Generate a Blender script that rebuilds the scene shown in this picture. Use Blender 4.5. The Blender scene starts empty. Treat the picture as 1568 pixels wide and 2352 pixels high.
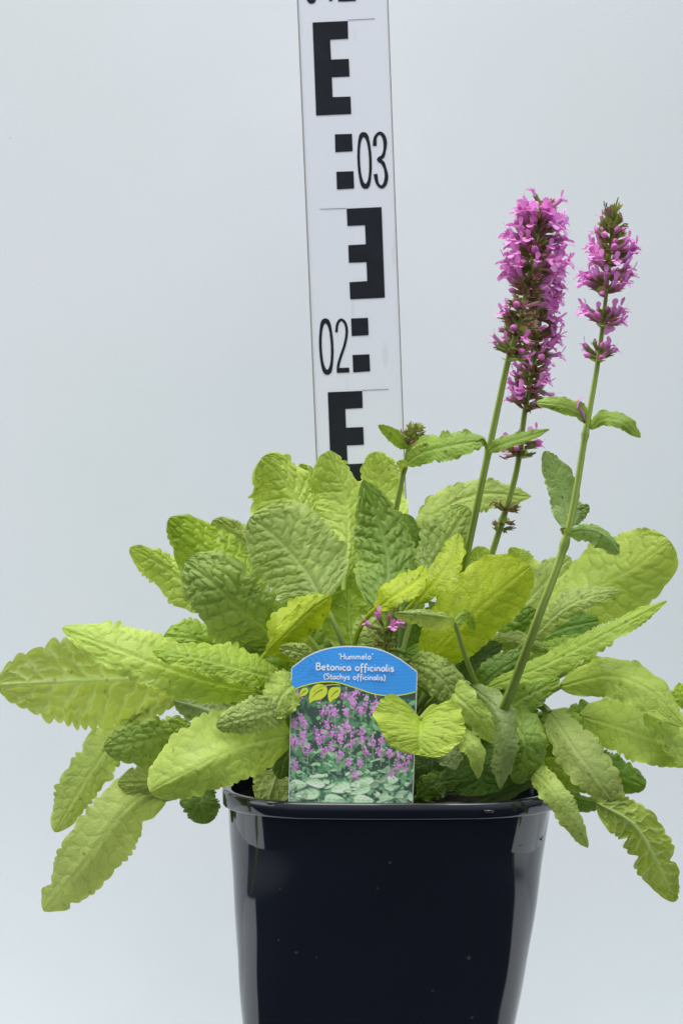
import bpy, math, random
import numpy as np
from mathutils import Vector

# ------------------------------------------------------------------ camera, world, light, exposure
S = bpy.context.scene
COL = S.collection
CAM = np.array([0.0, -1.40, 0.3755]); PITCH = math.radians(3.0); F = 6580.0      # focal length in 1568-px picture units
cd = bpy.data.cameras.new('camera'); cam = bpy.data.objects.new('camera', cd); COL.objects.link(cam)
cam.location = CAM; cam.rotation_euler = (math.pi/2 - PITCH, 0, 0)
cd.sensor_fit = 'HORIZONTAL'; cd.sensor_width = 24.0; cd.lens = 24.0*F/1568; cd.clip_start = .01; cd.clip_end = 100
S.camera = cam
RIGHT = np.array([1., 0, 0]); FWD = np.array([0, math.cos(PITCH), -math.sin(PITCH)]); UP = np.array([0, math.sin(PITCH), math.cos(PITCH)])

w = bpy.data.worlds.new('World'); S.world = w; w.use_nodes = True
bg = w.node_tree.nodes['Background']; bg.inputs[1].default_value = 1.0
_tc = w.node_tree.nodes.new('ShaderNodeTexCoord'); _sx = w.node_tree.nodes.new('ShaderNodeSeparateXYZ'); w.node_tree.links.new(_tc.outputs['Generated'], _sx.inputs[0])
_rp = w.node_tree.nodes.new('ShaderNodeValToRGB'); _mr = w.node_tree.nodes.new('ShaderNodeMapRange'); _mr.inputs['From Min'].default_value = -1
w.node_tree.links.new(_sx.outputs['Z'], _mr.inputs['Value']); w.node_tree.links.new(_mr.outputs['Result'], _rp.inputs['Fac'])
_e = _rp.color_ramp.elements; _e[0].position = .42; _e[0].color = (.030, .035, .050, 1); _e[1].position = .80; _e[1].color = (.54, .60, .68, 1)
_m = _e.new(.56); _m.color = (.34, .38, .44, 1)
w.node_tree.links.new(_rp.outputs['Color'], bg.inputs[0])

def area(name, loc, target, sx, sy, power, col):
    l = bpy.data.lights.new(name, 'AREA'); l.shape = 'RECTANGLE'; l.size = sx; l.size_y = sy; l.energy = power; l.color = col
    o = bpy.data.objects.new(name, l); COL.objects.link(o); o.location = loc
    o.rotation_euler = (Vector(target) - Vector(loc)).to_track_quat('-Z', 'Y').to_euler()
    return o
area('overhead_softbox', (-.20, -.28, 2.00), (0, .0, .25), 2.3, 1.4, 41, (1, .985, .95))
area('side_softbox', (-1.5, -.5, .75), (0, .05, .25), 1.0, 1.0, 4, (1, .99, .97))
vs = S.view_settings; vs.view_transform = 'Standard'; vs.look = 'None'; vs.exposure = 0.28; vs.gamma = 1; vs.use_curve_mapping = False
S.cycles.max_bounces = 8; S.cycles.transmission_bounces = 6; S.cycles.transparent_max_bounces = 8
S.cycles.sample_clamp_indirect = 4

# ------------------------------------------------------------------ helpers
def P(px, py, Y):
    d = RIGHT*((px-784)/F) + UP*((1176-py)/F) + FWD
    return CAM + d*((Y-CAM[1])/d[1])
def on_plane(px, py, p0, n):
    d = RIGHT*((px-784)/F) + UP*((1176-py)/F) + FWD
    return CAM + d*(np.dot(p0-CAM, n)/np.dot(d, n))

def make_mesh(name, verts, faces, mat, parent=None, smooth=True, cols=None, mats=None, midx=None):
    me = bpy.data.meshes.new(name)
    verts = np.asarray(verts, dtype=np.float32)
    if isinstance(faces, np.ndarray):
        n = len(faces); k = faces.shape[1]
        me.vertices.add(len(verts)); me.vertices.foreach_set('co', verts.ravel())
        me.loops.add(n*k); me.loops.foreach_set('vertex_index', faces.astype(np.int32).ravel())
        me.polygons.add(n); me.polygons.foreach_set('loop_start', np.arange(0, n*k, k, dtype=np.int32))
        me.polygons.foreach_set('loop_total', np.full(n, k, dtype=np.int32))
        me.update(calc_edges=True)
    else:
        me.from_pydata([tuple(map(float, v)) for v in verts], [], [tuple(map(int, f)) for f in faces]); me.update()
    if cols is not None:
        a = me.color_attributes.new('Col', 'FLOAT_COLOR', 'POINT')
        c = np.ones((len(verts), 4), dtype=np.float32); c[:, :3] = cols
        a.data.foreach_set('color', c.ravel())
    for m in (mats or [mat]): me.materials.append(m)
    if midx is not None: me.polygons.foreach_set('material_index', np.asarray(midx, dtype=np.int32))
    me.polygons.foreach_set('use_smooth', np.full(len(me.polygons), smooth, dtype=bool))
    o = bpy.data.objects.new(name, me); COL.objects.link(o)
    if parent is not None: o.parent = parent
    return o
def thing(name, label, cat):
    o = bpy.data.objects.new(name, None); COL.objects.link(o); o['label'] = label; o['category'] = cat; o.empty_display_size = .02
    return o

class MB:                                                       # collects pieces of one mesh, with a colour per vertex
    def __init__(s): s.v = []; s.f = []; s.c = []; s.n = 0
    def add(s, v, f, c):
        v = np.asarray(v, float); s.v.append(v); s.f += [tuple(i+s.n for i in q) for q in f]
        c = np.asarray(c, float); s.c.append(np.broadcast_to(c, (len(v), 3)).copy()); s.n += len(v)
    def grid(s, pts, c, closed=False):                          # pts (a, b, 3)
        a, b = pts.shape[:2]; f = []
        for i in range(a-1):
            for j in range(b if closed else b-1):
                f.append((i*b+j, i*b+(j+1) % b, (i+1)*b+(j+1) % b, (i+1)*b+j))
        c = np.asarray(c, float)
        s.add(pts.reshape(-1, 3), f, c.reshape(-1, 3) if c.ndim == 3 else c)
    def tube(s, path, rad, c, k=8, sq=0.0, cap=True):
        path = np.asarray(path, float); m = len(path); t = np.gradient(path, axis=0); t /= np.linalg.norm(t, axis=1)[:, None]+1e-12
        ref = np.array([0.13, -1, .21]); rad = np.broadcast_to(np.asarray(rad, float), (m,))
        u = np.cross(t, ref); u /= np.linalg.norm(u, axis=1)[:, None]+1e-12; v = np.cross(t, u)
        th = np.linspace(0, 2*math.pi, k, endpoint=False)
        r = 1 + sq*np.cos(4*th)
        pts = path[:, None] + (u[:, None]*(np.cos(th)*r)[None, :, None] + v[:, None]*(np.sin(th)*r)[None, :, None])*rad[:, None, None]
        c = np.asarray(c, float)
        if c.ndim == 2: c = np.repeat(c[:, None], k, axis=1)
        s.grid(pts, c, closed=True)
        if cap:
            for e, p in ((0, path[0]), (m-1, path[-1])):
                base = s.n-m*k if e == 0 else s.n-k-(1 if e else 0)
            # end caps as fans
            b0 = s.n - m*k
            s.v.append(path[[0, -1]]); cc = s.c[-1]; s.c.append(np.array([cc[0], cc[-1]])); i0, i1 = s.n, s.n+1; s.n += 2
            for j in range(k):
                s.f.append((i0, b0+(j+1) % k, b0+j)); s.f.append((i1, b0+(m-1)*k+j, b0+(m-1)*k+(j+1) % k))
    def build(s, name, mat, parent=None, smooth=True):
        return make_mesh(name, np.concatenate(s.v), s.f, mat, parent, smooth, np.concatenate(s.c))

def crom(pts, n):
    """smooth curve through points, n samples evenly along it"""
    p = np.asarray(pts, float)
    if len(p) == 2:
        return p[0] + (p[1]-p[0])*np.linspace(0, 1, n)[:, None]
    q = np.vstack([2*p[0]-p[1], p, 2*p[-1]-p[-2]]); out = []
    for i in range(1, len(q)-2):
        t = np.linspace(0, 1, 40, endpoint=False)[:, None]
        a, b, c, d = q[i-1], q[i], q[i+1], q[i+2]
        out.append(.5*(2*b + (c-a)*t + (2*a-5*b+4*c-d)*t**2 + (3*b-a-3*c+d)*t**3))
    out.append(q[-2][None]); o = np.concatenate(out)
    L = np.concatenate([[0], np.cumsum(np.linalg.norm(np.diff(o, axis=0), axis=1))])
    s = np.linspace(0, L[-1], n)
    return np.stack([np.interp(s, L, o[:, k]) for k in range(o.shape[1])], 1)

# ------------------------------------------------------------------ materials
def mat(name):
    m = bpy.data.materials.new(name); m.use_nodes = True; nt = m.node_tree
    return m, nt, nt.nodes['Principled BSDF'], nt.nodes['Material Output']
def node(nt, kind, **kw):
    n = nt.nodes.new(kind)
    for k, v in kw.items(): setattr(n, k, v)
    return n
def simple(name, col, rough=.5, spec=.5, noise=0, scale=200, bump=0):
    m, nt, p, out = mat(name)
    p.inputs['Base Color'].default_value = (*col, 1); p.inputs['Roughness'].default_value = rough; p.inputs['Specular IOR Level'].default_value = spec
    if noise or bump:
        tc = node(nt, 'ShaderNodeTexCoord'); nz = node(nt, 'ShaderNodeTexNoise'); nz.inputs['Scale'].default_value = scale; nz.inputs['Detail'].default_value = 5
        nt.links.new(tc.outputs['Object'], nz.inputs['Vector'])
        if noise:
            mx = node(nt, 'ShaderNodeMix', data_type='RGBA'); nt.links.new(nz.outputs['Fac'], mx.inputs['Factor'])
            mx.inputs['A'].default_value = (*[c*(1-noise) for c in col], 1); mx.inputs['B'].default_value = (*[min(1, c*(1+noise)) for c in col], 1)
            nt.links.new(mx.outputs['Result'], p.inputs['Base Color'])
        if bump:
            b = node(nt, 'ShaderNodeBump'); b.inputs['Strength'].default_value = bump; b.inputs['Distance'].default_value = .001
            nt.links.new(nz.outputs['Fac'], b.inputs['Height']); nt.links.new(b.outputs['Normal'], p.inputs['Normal'])
    return m
def vcol(name, rough=.5, spec=.5, trans=0.0, tint=(1, 1, .55), nscale=900, bump=.15, wet=0.0, mott=.0, veinlet=False):
    m, nt, p, out = mat(name)
    at = node(nt, 'ShaderNodeAttribute', attribute_name='Col')
    tc = node(nt, 'ShaderNodeTexCoord'); nz = node(nt, 'ShaderNodeTexNoise'); nz.inputs['Scale'].default_value = nscale; nz.inputs['Detail'].default_value = 3
    nt.links.new(tc.outputs['Object'], nz.inputs['Vector'])
    col = at.outputs['Color']
    if mott:
        n2 = node(nt, 'ShaderNodeTexNoise'); n2.inputs['Scale'].default_value = 70; n2.inputs['Detail'].default_value = 4
        nt.links.new(tc.outputs['Object'], n2.inputs['Vector'])
        mr = node(nt, 'ShaderNodeMapRange'); mr.inputs['From Min'].default_value = .3; mr.inputs['From Max'].default_value = .7
        mr.inputs['To Min'].default_value = 1-mott; mr.inputs['To Max'].default_value = 1+mott
        nt.links.new(n2.outputs['Fac'], mr.inputs['Value'])
        vm = node(nt, 'ShaderNodeVectorMath', operation='SCALE'); nt.links.new(col, vm.inputs[0]); nt.links.new(mr.outputs['Result'], vm.inputs['Scale'])
        col = vm.outputs['Vector']
    nt.links.new(col, p.inputs['Base Color'])
    p.inputs['Specular IOR Level'].default_value = spec; p.inputs['Roughness'].default_value = rough
    if wet:
        n3 = node(nt, 'ShaderNodeTexNoise'); n3.inputs['Scale'].default_value = 45; nt.links.new(tc.outputs['Object'], n3.inputs['Vector'])
        m3 = node(nt, 'ShaderNodeMapRange'); m3.inputs['From Min'].default_value = .42; m3.inputs['From Max'].default_value = .62
        m3.inputs['To Min'].default_value = rough+.08; m3.inputs['To Max'].default_value = rough-wet
        nt.links.new(n3.outputs['Fac'], m3.inputs['Value']); nt.links.new(m3.outputs['Result'], p.inputs['Roughness'])
    if bump:
        b = node(nt, 'ShaderNodeBump'); b.inputs['Strength'].default_value = bump; b.inputs['Distance'].default_value = .0006
        hgt = nz.outputs['Fac']
        if veinlet:
            vv = node(nt, 'ShaderNodeTexVoronoi', feature='DISTANCE_TO_EDGE'); vv.inputs['Scale'].default_value = 520
            dn = node(nt, 'ShaderNodeTexNoise'); dn.inputs['Scale'].default_value = 260
            nt.links.new(tc.outputs['Object'], dn.inputs['Vector'])
            dm = node(nt, 'ShaderNodeVectorMath', operation='MULTIPLY_ADD'); dm.inputs[1].default_value = (.0022,)*3; nt.links.new(dn.outputs['Color'], dm.inputs[0]); nt.links.new(tc.outputs['Object'], dm.inputs[2])
            nt.links.new(dm.outputs['Vector'], vv.inputs['Vector'])
            m4 = node(nt, 'ShaderNodeMapRange', interpolation_type='SMOOTHSTEP'); m4.inputs['From Max'].default_value = .22; nt.links.new(vv.outputs['Distance'], m4.inputs['Value'])
            ad = node(nt, 'ShaderNodeMath', operation='MULTIPLY_ADD'); ad.inputs[1].default_value = .55
            nt.links.new(nz.outputs['Fac'], ad.inputs[0]); nt.links.new(m4.outputs['Result'], ad.inputs[2]); hgt = ad.outputs[0]
        nt.links.new(hgt, b.inputs['Height']); nt.links.new(b.outputs['Normal'], p.inputs['Normal'])
    if trans:
        tr = node(nt, 'ShaderNodeBsdfTranslucent'); vm = node(nt, 'ShaderNodeVectorMath', operation='MULTIPLY'); vm.inputs[1].default_value = tint
        nt.links.new(col, vm.inputs[0]); nt.links.new(vm.outputs['Vector'], tr.inputs['Color'])
        ms = node(nt, 'ShaderNodeMixShader'); ms.inputs['Fac'].default_value = trans
        nt.links.new(p.outputs['BSDF'], ms.inputs[1]); nt.links.new(tr.outputs['BSDF'], ms.inputs[2]); nt.links.new(ms.outputs['Shader'], out.inputs['Surface'])
    return m
M_leaf = vcol('leaf_blade', .50, .42, .36, (1.12, 1.08, .45), wet=.15, mott=.10, bump=.22, veinlet=True)
M_stem = vcol('stem_green', .5, .4, .12, bump=.25, mott=.08)
M_flower = vcol('petal', .6, .25, .3, (1.1, .8, 1.1), bump=.1, mott=.08)
M_print = vcol('printed_card', .3, .5, bump=0)
M_white = simple('white_card', (.80, .81, .82), .35)
M_black = simple('black_paint', (.014, .016, .022), .45, .35, noise=.4, scale=120)
M_edge = simple('worn_rod_edge', (.22, .19, .15), .7, noise=.4, scale=300)
M_soil = simple('potting_soil', (.022, .016, .012), .95, .2, noise=.6, scale=300, bump=1)

# rod face: white enamel with faint scuffs
M_rod, nt, p, out = mat('white_enamel'); tc = node(nt, 'ShaderNodeTexCoord')
mp = node(nt, 'ShaderNodeMapping'); mp.inputs['Scale'].default_value = (120, 120, 30); nt.links.new(tc.outputs['Object'], mp.inputs['Vector'])
nz = node(nt, 'ShaderNodeTexNoise'); nz.inputs['Scale'].default_value = 1.0; nz.inputs['Detail'].default_value = 6; nt.links.new(mp.outputs['Vector'], nz.inputs['Vector'])
cr = node(nt, 'ShaderNodeValToRGB'); cr.color_ramp.elements[0].position = .27; cr.color_ramp.elements[0].color = (.78, .79, .82, 1)
cr.color_ramp.elements[1].position = .36; cr.color_ramp.elements[1].color = (.86, .88, .93, 1)
nt.links.new(nz.outputs['Fac'], cr.inputs['Fac']); nt.links.new(cr.outputs['Color'], p.inputs['Base Color']); p.inputs['Roughness'].default_value = .45

# backdrop: woven white cloth with a few specks
M_back, nt, p, out = mat('backdrop_cloth'); tc = node(nt, 'ShaderNodeTexCoord')
n1 = node(nt, 'ShaderNodeTexNoise'); n1.inputs['Scale'].default_value = 6; n1.inputs['Detail'].default_value = 3
nt.links.new(tc.outputs['Object'], n1.inputs['Vector'])
cr = node(nt, 'ShaderNodeValToRGB'); cr.color_ramp.elements[0].position = .35; cr.color_ramp.elements[0].color = (.696, .732, .738, 1)
cr.color_ramp.elements[1].position = .65; cr.color_ramp.elements[1].color = (.732, .748, .770, 1)
nt.links.new(n1.outputs['Fac'], cr.inputs['Fac'])
vo = node(nt, 'ShaderNodeTexVoronoi'); vo.inputs['Scale'].default_value = 28; nt.links.new(tc.outputs['Object'], vo.inputs['Vector'])
lt = node(nt, 'ShaderNodeMath', operation='LESS_THAN'); lt.inputs[1].default_value = .010; nt.links.new(vo.outputs['Distance'], lt.inputs[0])
mx = node(nt, 'ShaderNodeMix', data_type='RGBA'); nt.links.new(lt.outputs[0], mx.inputs['Factor']); nt.links.new(cr.outputs['Color'], mx.inputs['A']); mx.inputs['B'].default_value = (.25, .22, .2, 1)
nt.links.new(mx.outputs['Result'], p.inputs['Base Color']); p.inputs['Roughness'].default_value = .85; p.inputs['Specular IOR Level'].default_value = .2
mu = node(nt, 'ShaderNodeTexNoise'); mu.inputs['Scale'].default_value = 800; mu.inputs['Detail'].default_value = 2; nt.links.new(tc.outputs['Object'], mu.inputs['Vector'])
bp = node(nt, 'ShaderNodeBump'); bp.inputs['Strength'].default_value = .14; bp.inputs['Distance'].default_value = .0006
nt.links.new(mu.outputs[0], bp.inputs['Height']); nt.links.new(bp.outputs['Normal'], p.inputs['Normal'])

# pot plastic: glossy black, dusty specks
M_pot, nt, p, out = mat('black_pot_plastic'); tc = node(nt, 'ShaderNodeTexCoord')
vo = node(nt, 'ShaderNodeTexVoronoi'); vo.inputs['Scale'].default_value = 110; nt.links.new(tc.outputs['Object'], vo.inputs['Vector'])
nz = node(nt, 'ShaderNodeTexNoise'); nz.inputs['Scale'].default_value = 40; nt.links.new(tc.outputs['Object'], nz.inputs['Vector'])
th = node(nt, 'ShaderNodeMath', operation='MULTIPLY_ADD'); th.inputs[1].default_value = .32; th.inputs[2].default_value = -.10; nt.links.new(nz.outputs['Fac'], th.inputs[0])
lt = node(nt, 'ShaderNodeMath', operation='LESS_THAN'); nt.links.new(vo.outputs['Distance'], lt.inputs[0]); nt.links.new(th.outputs[0], lt.inputs[1])
ra = node(nt, 'ShaderNodeMath', operation='MULTIPLY'); nt.links.new(lt.outputs[0], ra.inputs[0])
sp = node(nt, 'ShaderNodeSeparateColor'); nt.links.new(vo.outputs['Color'], sp.inputs['Color'])
gt = node(nt, 'ShaderNodeMath', operation='GREATER_THAN'); gt.inputs[1].default_value = .45; nt.links.new(sp.outputs['Red'], gt.inputs[0]); nt.links.new(gt.outputs[0], ra.inputs[1])
mx = node(nt, 'ShaderNodeMix', data_type='RGBA'); nt.links.new(ra.outputs[0], mx.inputs['Factor'])
mx.inputs['A'].default_value = (.009, .011, .017, 1); mx.inputs['B'].default_value = (.05, .05, .055, 1)
nt.links.new(mx.outputs['Result'], p.inputs['Base Color'])
n2 = node(nt, 'ShaderNodeTexNoise'); n2.inputs['Scale'].default_value = 9; n2.inputs['Detail'].default_value = 5; nt.links.new(tc.outputs['Object'], n2.inputs['Vector'])
mr = node(nt, 'ShaderNodeMapRange'); mr.inputs['From Min'].default_value = .35; mr.inputs['From Max'].default_value = .7; mr.inputs['To Min'].default_value = .07; mr.inputs['To Max'].default_value = .15
nt.links.new(n2.outputs['Fac'], mr.inputs['Value']); nt.links.new(mr.outputs['Result'], p.inputs['Roughness']); p.inputs['Specular IOR Level'].default_value = .85

# ------------------------------------------------------------------ setting: seamless cloth backdrop sweeping under the pot
GZ = -.045                                                        # the level the pot stands on
prof = [(-.13, GZ), (.10, GZ), (.285, GZ)]
for a in np.linspace(0, 90, 8)[1:]:
    r = .015; prof.append((.285 + r*math.sin(math.radians(a)), GZ + r - r*math.cos(math.radians(a))))
prof += [(.30, .1), (.30, .6), (.30, 1.0)]
xs = np.linspace(-1.25, 1.25, 35)
pts = np.array([[(x, y, z) for x in xs] for y, z in prof])
mb = MB(); mb.grid(pts, (1, 1, 1)); bd = mb.build('backdrop', M_back)
bd['kind'] = 'structure'; bd['label'] = 'white woven cloth backdrop behind and under the potted plant'; bd['category'] = 'backdrop'

# ------------------------------------------------------------------ levelling rod behind the plant
rod = thing('measuring_staff', 'white measuring staff with black E blocks and numerals standing behind the plant', 'measuring staff')
rp0 = P(808, 500, .135); lean = math.radians(2.5)                  # leans a little towards the lens at the top
rn = np.array([0, -math.cos(lean), -math.sin(lean)])
def R(px, py, off=0.0): return on_plane(px, py, rp0 - 0, rn) + rn*off
def xl(y): return 684.0 + 43.0*(y/1035.0)
def xr(y): return 889.3 + 42.0*(y/1160.0)
ytop, ybot = -420, 2180
front = [R(xl(ytop), ytop), R(xr(ytop), ytop-7), R(xr(ybot), ybot-7), R(xl(ybot), ybot)]
th_ = .012
v = front + [q - rn*th_ for q in front]
make_mesh('board', v, [(0, 1, 2, 3), (7, 6, 5, 4), (0, 4, 5, 1), (1, 5, 6, 2), (2, 6, 7, 3), (3, 7, 4, 0)], M_rod, rod, smooth=False)
mb = MB()
for fx, s in ((xl, -1), (xr, 1)):
    q = [R(fx(ytop)-(2 if s < 0 else -.1), ytop, .0004), R(fx(ytop)+(.1 if s < 0 else 2), ytop, .0004), R(fx(ybot)+(.1 if s < 0 else 2), ybot, .0004), R(fx(ybot)-(2 if s < 0 else -.1), ybot, .0004)]
    qb = [a - rn*.0125 for a in q]
    mb.add(q+qb, [(0, 1, 2, 3), (7, 6, 5, 4), (0, 4, 5, 1), (1, 5, 6, 2), (2, 6, 7, 3), (3, 7, 4, 0)], (1, 1, 1))
mb.build('edge_strip', M_edge, rod, smooth=False)
A = lambda x, y: (649.9 + x*.21816, y*.21816)
B = lambda x, y: (649.9 + x*.21816, 444.7 + y*.21816)
def flat(name, poly, m, parent, off=.00025, PL=R):
    return make_mesh(name, [PL(x, y, off) for x, y in poly], [tuple(range(len(poly)))[::-1]], m, parent, smooth=False)
def stroke_verts(pts, wd):
    p = np.asarray(pts, float); t = np.gradient(p, axis=0); t /= np.linalg.norm(t, axis=1)[:, None]+1e-9
    n = np.stack([-t[:, 1], t[:, 0]], 1); wd = np.broadcast_to(np.asarray(wd, float), (len(p),))
    return p + n*wd[:, None]/2, p - n*wd[:, None]/2
def strokes(name, lines, m, parent, PL, off):
    V = []; Fc = []
    for k, (pts, wd) in enumerate(lines):
        a, b = stroke_verts(pts, wd); n0 = len(V)
        o = off + .00002*k
        V += [PL(x, y, o) for x, y in a]; V += [PL(x, y, o) for x, y in b]; n = len(a)
        Fc += [(n0+i, n0+i+1, n0+n+i+1, n0+n+i) for i in range(n-1)]
    return make_mesh(name, V, Fc, m, parent, smooth=False)
E1 = [(310, 232), (680, 215), (685, 402), (495, 412), (505, 622), (692, 615), (700, 800), (513, 808), (522, 1018), (710, 1012), (717, 1195), (348, 1212)]
E2 = [(668, 155), (1036, 138), (1071, 1092), (706, 1110), (699, 930), (885, 918), (877, 717), (692, 725), (686, 540), (870, 530), (862, 328), (677, 337)]
E3 = [(752.4, 900.6), (831.6, 897.4), (832.7, 936.6), (792.8, 938.8), (794.5, 982), (834, 980.5), (835.5, 1021), (796.5, 1023), (798, 1066), (838, 1064), (839.5, 1104), (760.5, 1108)]
flat('block_marking', [A(*q) for q in E1], M_black, rod); flat('block_marking', [B(*q) for q in E2], M_black, rod); flat('block_marking', E3, M_black, rod)
for T, q in ((A, [(545, 1410), (725, 1405), (732, 1588), (550, 1598)]), (A, [(560, 1805), (741, 1798), (748, 1980), (567, 1990)]),
             (B, [(715, 1312), (893, 1305), (900, 1488), (722, 1497)]), (B, [(730, 1697), (908, 1690), (916, 1868), (738, 1880)])):
    flat('square_marking', [T(*a) for a in q], M_black, rod)
flat('square_marking', [(774.8, -38), (815.3, -40), (817, 1.0), (776.3, 2.4)], M_black, rod)
M_tick = simple('grey_tick_line', (.30, .29, .32), .6)
for a, b in ((A(680, 206), A(965, 191)), (B(387, 160), B(668, 151)), (B(833, 2069), B(1112, 2057))):
    strokes('tick_line', [([a, b], 1.6)], M_tick, rod, R, .00025)
def oval(cx, cy, rx, ry, sl=.038):
    th = np.linspace(0, 2*math.pi, 65); e = .82
    x = np.sign(np.cos(th))*np.abs(np.cos(th))**e*rx; y = np.sin(th)*ry
    tk = 6.2 + 5.5*np.abs(np.sin(th))**6
    return np.stack([cx + x + sl*y - .03*x*0, cy + y - .035*x], 1), tk
o1, k1 = oval(836.9, 367.6, 13.4, 59.5); strokes('numeral', [(o1, k1)], M_black, rod, R, .00025)
n3 = crom([A(963, 1532), A(972, 1440), A(1018, 1397), A(1062, 1440), A(1074, 1530), A(1052, 1635), A(1005, 1676), A(1052, 1715), A(1086, 1830), A(1075, 1925), A(1035, 1965), A(992, 1925), A(971, 1828)], 70)
wk = 5.2 + 2.6*np.abs(np.cos(np.linspace(0, 4*math.pi, 70)))
strokes('numeral', [(n3, wk+1)], M_black, rod, R, .00025)
o2, k2 = oval(649.9+455*.21816, 444.7+1608*.21816, 13.4, 59.0); strokes('numeral', [(o2, k2)], M_black, rod, R, .00025)
n2_ = crom([B(561, 1458), B(572, 1370), B(610, 1325), B(655, 1365), B(670, 1460), B(648, 1590), B(608, 1710), B(582, 1800), B(577, 1880)], 60)
strokes('numeral', [(n2_, 6.0), (np.array([B(568, 1860), B(697, 1855)]), 11)], M_black, rod, R, .00025)
o4, k4 = oval(713, -57, 13.4, 58.5); strokes('numeral', [(o4, k4)], M_black, rod, R, .00025)
strokes('numeral', [(np.array([(754, -120), (759.5, 1.0)]), 7.5), (np.array([(735, -36), (766, -37)]), 8), (np.array([(736, -36), (755, -118)]), 6)], M_black, rod, R, .00025)

# ------------------------------------------------------------------ pot
pot = thing('plant_pot', 'glossy black plastic square nursery pot holding the betony', 'plant pot')
PX, PZ = .0237, .170                                             # pot centre and rim height
def ring(z, half, rc, n=14, shift=0.0, bulge=0.0):
    pts = []
    for q in range(4):
        a0 = q*math.pi/2; cx = (half-rc)*(1 if q in (0, 3) else -1); cy = (half-rc)*(1 if q in (0, 1) else -1)
        for i in range(n):
            a = a0 + (math.pi/2)*i/(n-1); pts.append((cx + rc*math.cos(a), cy + rc*math.sin(a)))
        nx = (-1, 1) if q == 0 else None
        # straight side sampled so that it can bow
        c1 = np.array(pts[-1]); qn = (q+1) % 4
        cx2 = (half-rc)*(1 if qn in (0, 3) else -1); cy2 = (half-rc)*(1 if qn in (0, 1) else -1); a1 = qn*math.pi/2
        c2 = np.array([cx2 + rc*math.cos(a1), cy2 + rc*math.sin(a1)]); nrm = np.array([math.cos(a0+math.pi/2), math.sin(a0+math.pi/2)])
        for i in range(1, 12):
            f = i/12; pts.append(tuple(c1 + (c2-c1)*f + nrm*bulge*math.sin(math.pi*f)))
    return np.array([(PX + shift + x, y, z) for x, y in pts])
rng = np.random.default_rng(5)
def shell(rows, dent=0.0):
    g = np.array(rows)
    if dent:
        for i, r in enumerate(g):
            z = r[:, 2]; x = r[:, 0]-PX; y = r[:, 1]
            d = dent*(np.sin(x*60+z*35+1.3)+.6*np.sin(x*110-z*90+y*50)+.5*np.sin(z*150+y*70))
            L = np.hypot(x, y)+1e-6; r[:, 0] += x/L*d; r[:, 1] += y/L*d
    return g
H0 = .0800; RC = .047
rows = []
zz = np.linspace(PZ-.0075, GZ+.0005, 80)
for z in zz:
    t = (PZ-.0075-z)/.103
    kk_ = 1/(1+math.exp(-(PZ-.0355-z)/.0100)); rc_ = .0535*(1-kk_)+.041*kk_
    rows.append(ring(z, H0-.0022-.0125*t, rc_-.021*t, shift=-.0060*t, bulge=.0014))
mb = MB(); mb.grid(shell(rows, .00030), (1, 1, 1), closed=True)
bot = rows[-1]; mb.add(bot, [tuple(range(len(bot)))], (1, 1, 1))
rows = [ring(z, H0-.0040-.0125*((PZ-.0075-z)/.103), RC-.006, shift=-.0060*((PZ-.0075-z)/.103), bulge=.0014) for z in np.linspace(PZ-.003, .01, 10)]
mb.grid(np.array(rows)[::-1], (1, 1, 1), closed=True)
mb.build('wall', M_pot, pot)
rp = [(-.0036, -.0030), (-.0036, 0), (-.0030, .0008), (-.0022, .0010), (-.0004, .0010), (.0004, .0006), (.0007, -.0002), (.0006, -.0058), (.0002, -.0066), (-.0010, -.0068), (-.0024, -.0066)]
rows = [ring(PZ+dz, H0+dx, RC, bulge=.0014) for dx, dz in rp]
mb = MB(); mb.grid(np.array(rows), (1, 1, 1), closed=True)
rim = mb.build('rim', M_pot, pot)
for c in [(1122, 1863)]:                                         # little moulded lug on the rim front
    a = P(c[0], c[1], -.0805); mb = MB(); th = np.linspace(0, math.pi, 8)
    mb.tube([a+np.array([-.0022, .0004, 0]), a+np.array([-.0016, -.0010, 0]), a+np.array([.0016, -.0010, 0]), a+np.array([.0022, .0004, 0])], .0008, (1, 1, 1), 10)
    mb.build('moulded_lug', M_pot, rim)

# soil
n = 40; rr = np.linspace(0, 1, 16)
base_ring = ring(0, H0-.006, RC-.006)
soilp = []
for r in rr:
    q = base_ring.copy(); q[:, 0] = PX+(q[:, 0]-PX)*r; q[:, 1] *= r
    q[:, 2] = PZ-.020 + .010*(1-r**2) + rng.normal(0, .0012, len(q)); soilp.append(q)
mb = MB(); mb.grid(np.array(soilp), (1, 1, 1), closed=True); so = mb.build('potting_soil', M_soil)
so['kind'] = 'stuff'; so['label'] = 'dark damp potting soil filling the black pot'; so['category'] = 'soil'

# ------------------------------------------------------------------ plant label
tag = thing('plant_label', 'printed plant label with blue top and purple flower photo stuck in the pot', 'plant label')
lp0 = P(805, 1850, -.0700); ll = math.radians(9); ln = np.array([.02, -math.cos(ll), math.sin(ll)]); ln /= np.linalg.norm(ln)
def Lb(px, py, off=0.0): return on_plane(px, py, lp0, ln) + ln*off
arc_ = [(668.5, 1537)] + [tuple(q) for q in crom([(671, 1531.5), (712, 1503), (760, 1487), (815, 1483.5), (868, 1490), (915, 1511), (957.5, 1542)], 40)] + [(958.5, 1546)]
outer = arc_ + [(946, 1905), (661, 1905)]
def slab(name, poly, m, parent, th, off, PL):
    nn = len(poly); V = [PL(x, y, off) for x, y in poly] + [PL(x, y, off-th) for x, y in poly]
    Fc = [tuple(range(nn))[::-1], tuple(range(nn, 2*nn))] + [(i, (i+1) % nn, nn+(i+1) % nn, nn+i) for i in range(nn)]
    return make_mesh(name, V, Fc, m, parent, smooth=False)
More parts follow.
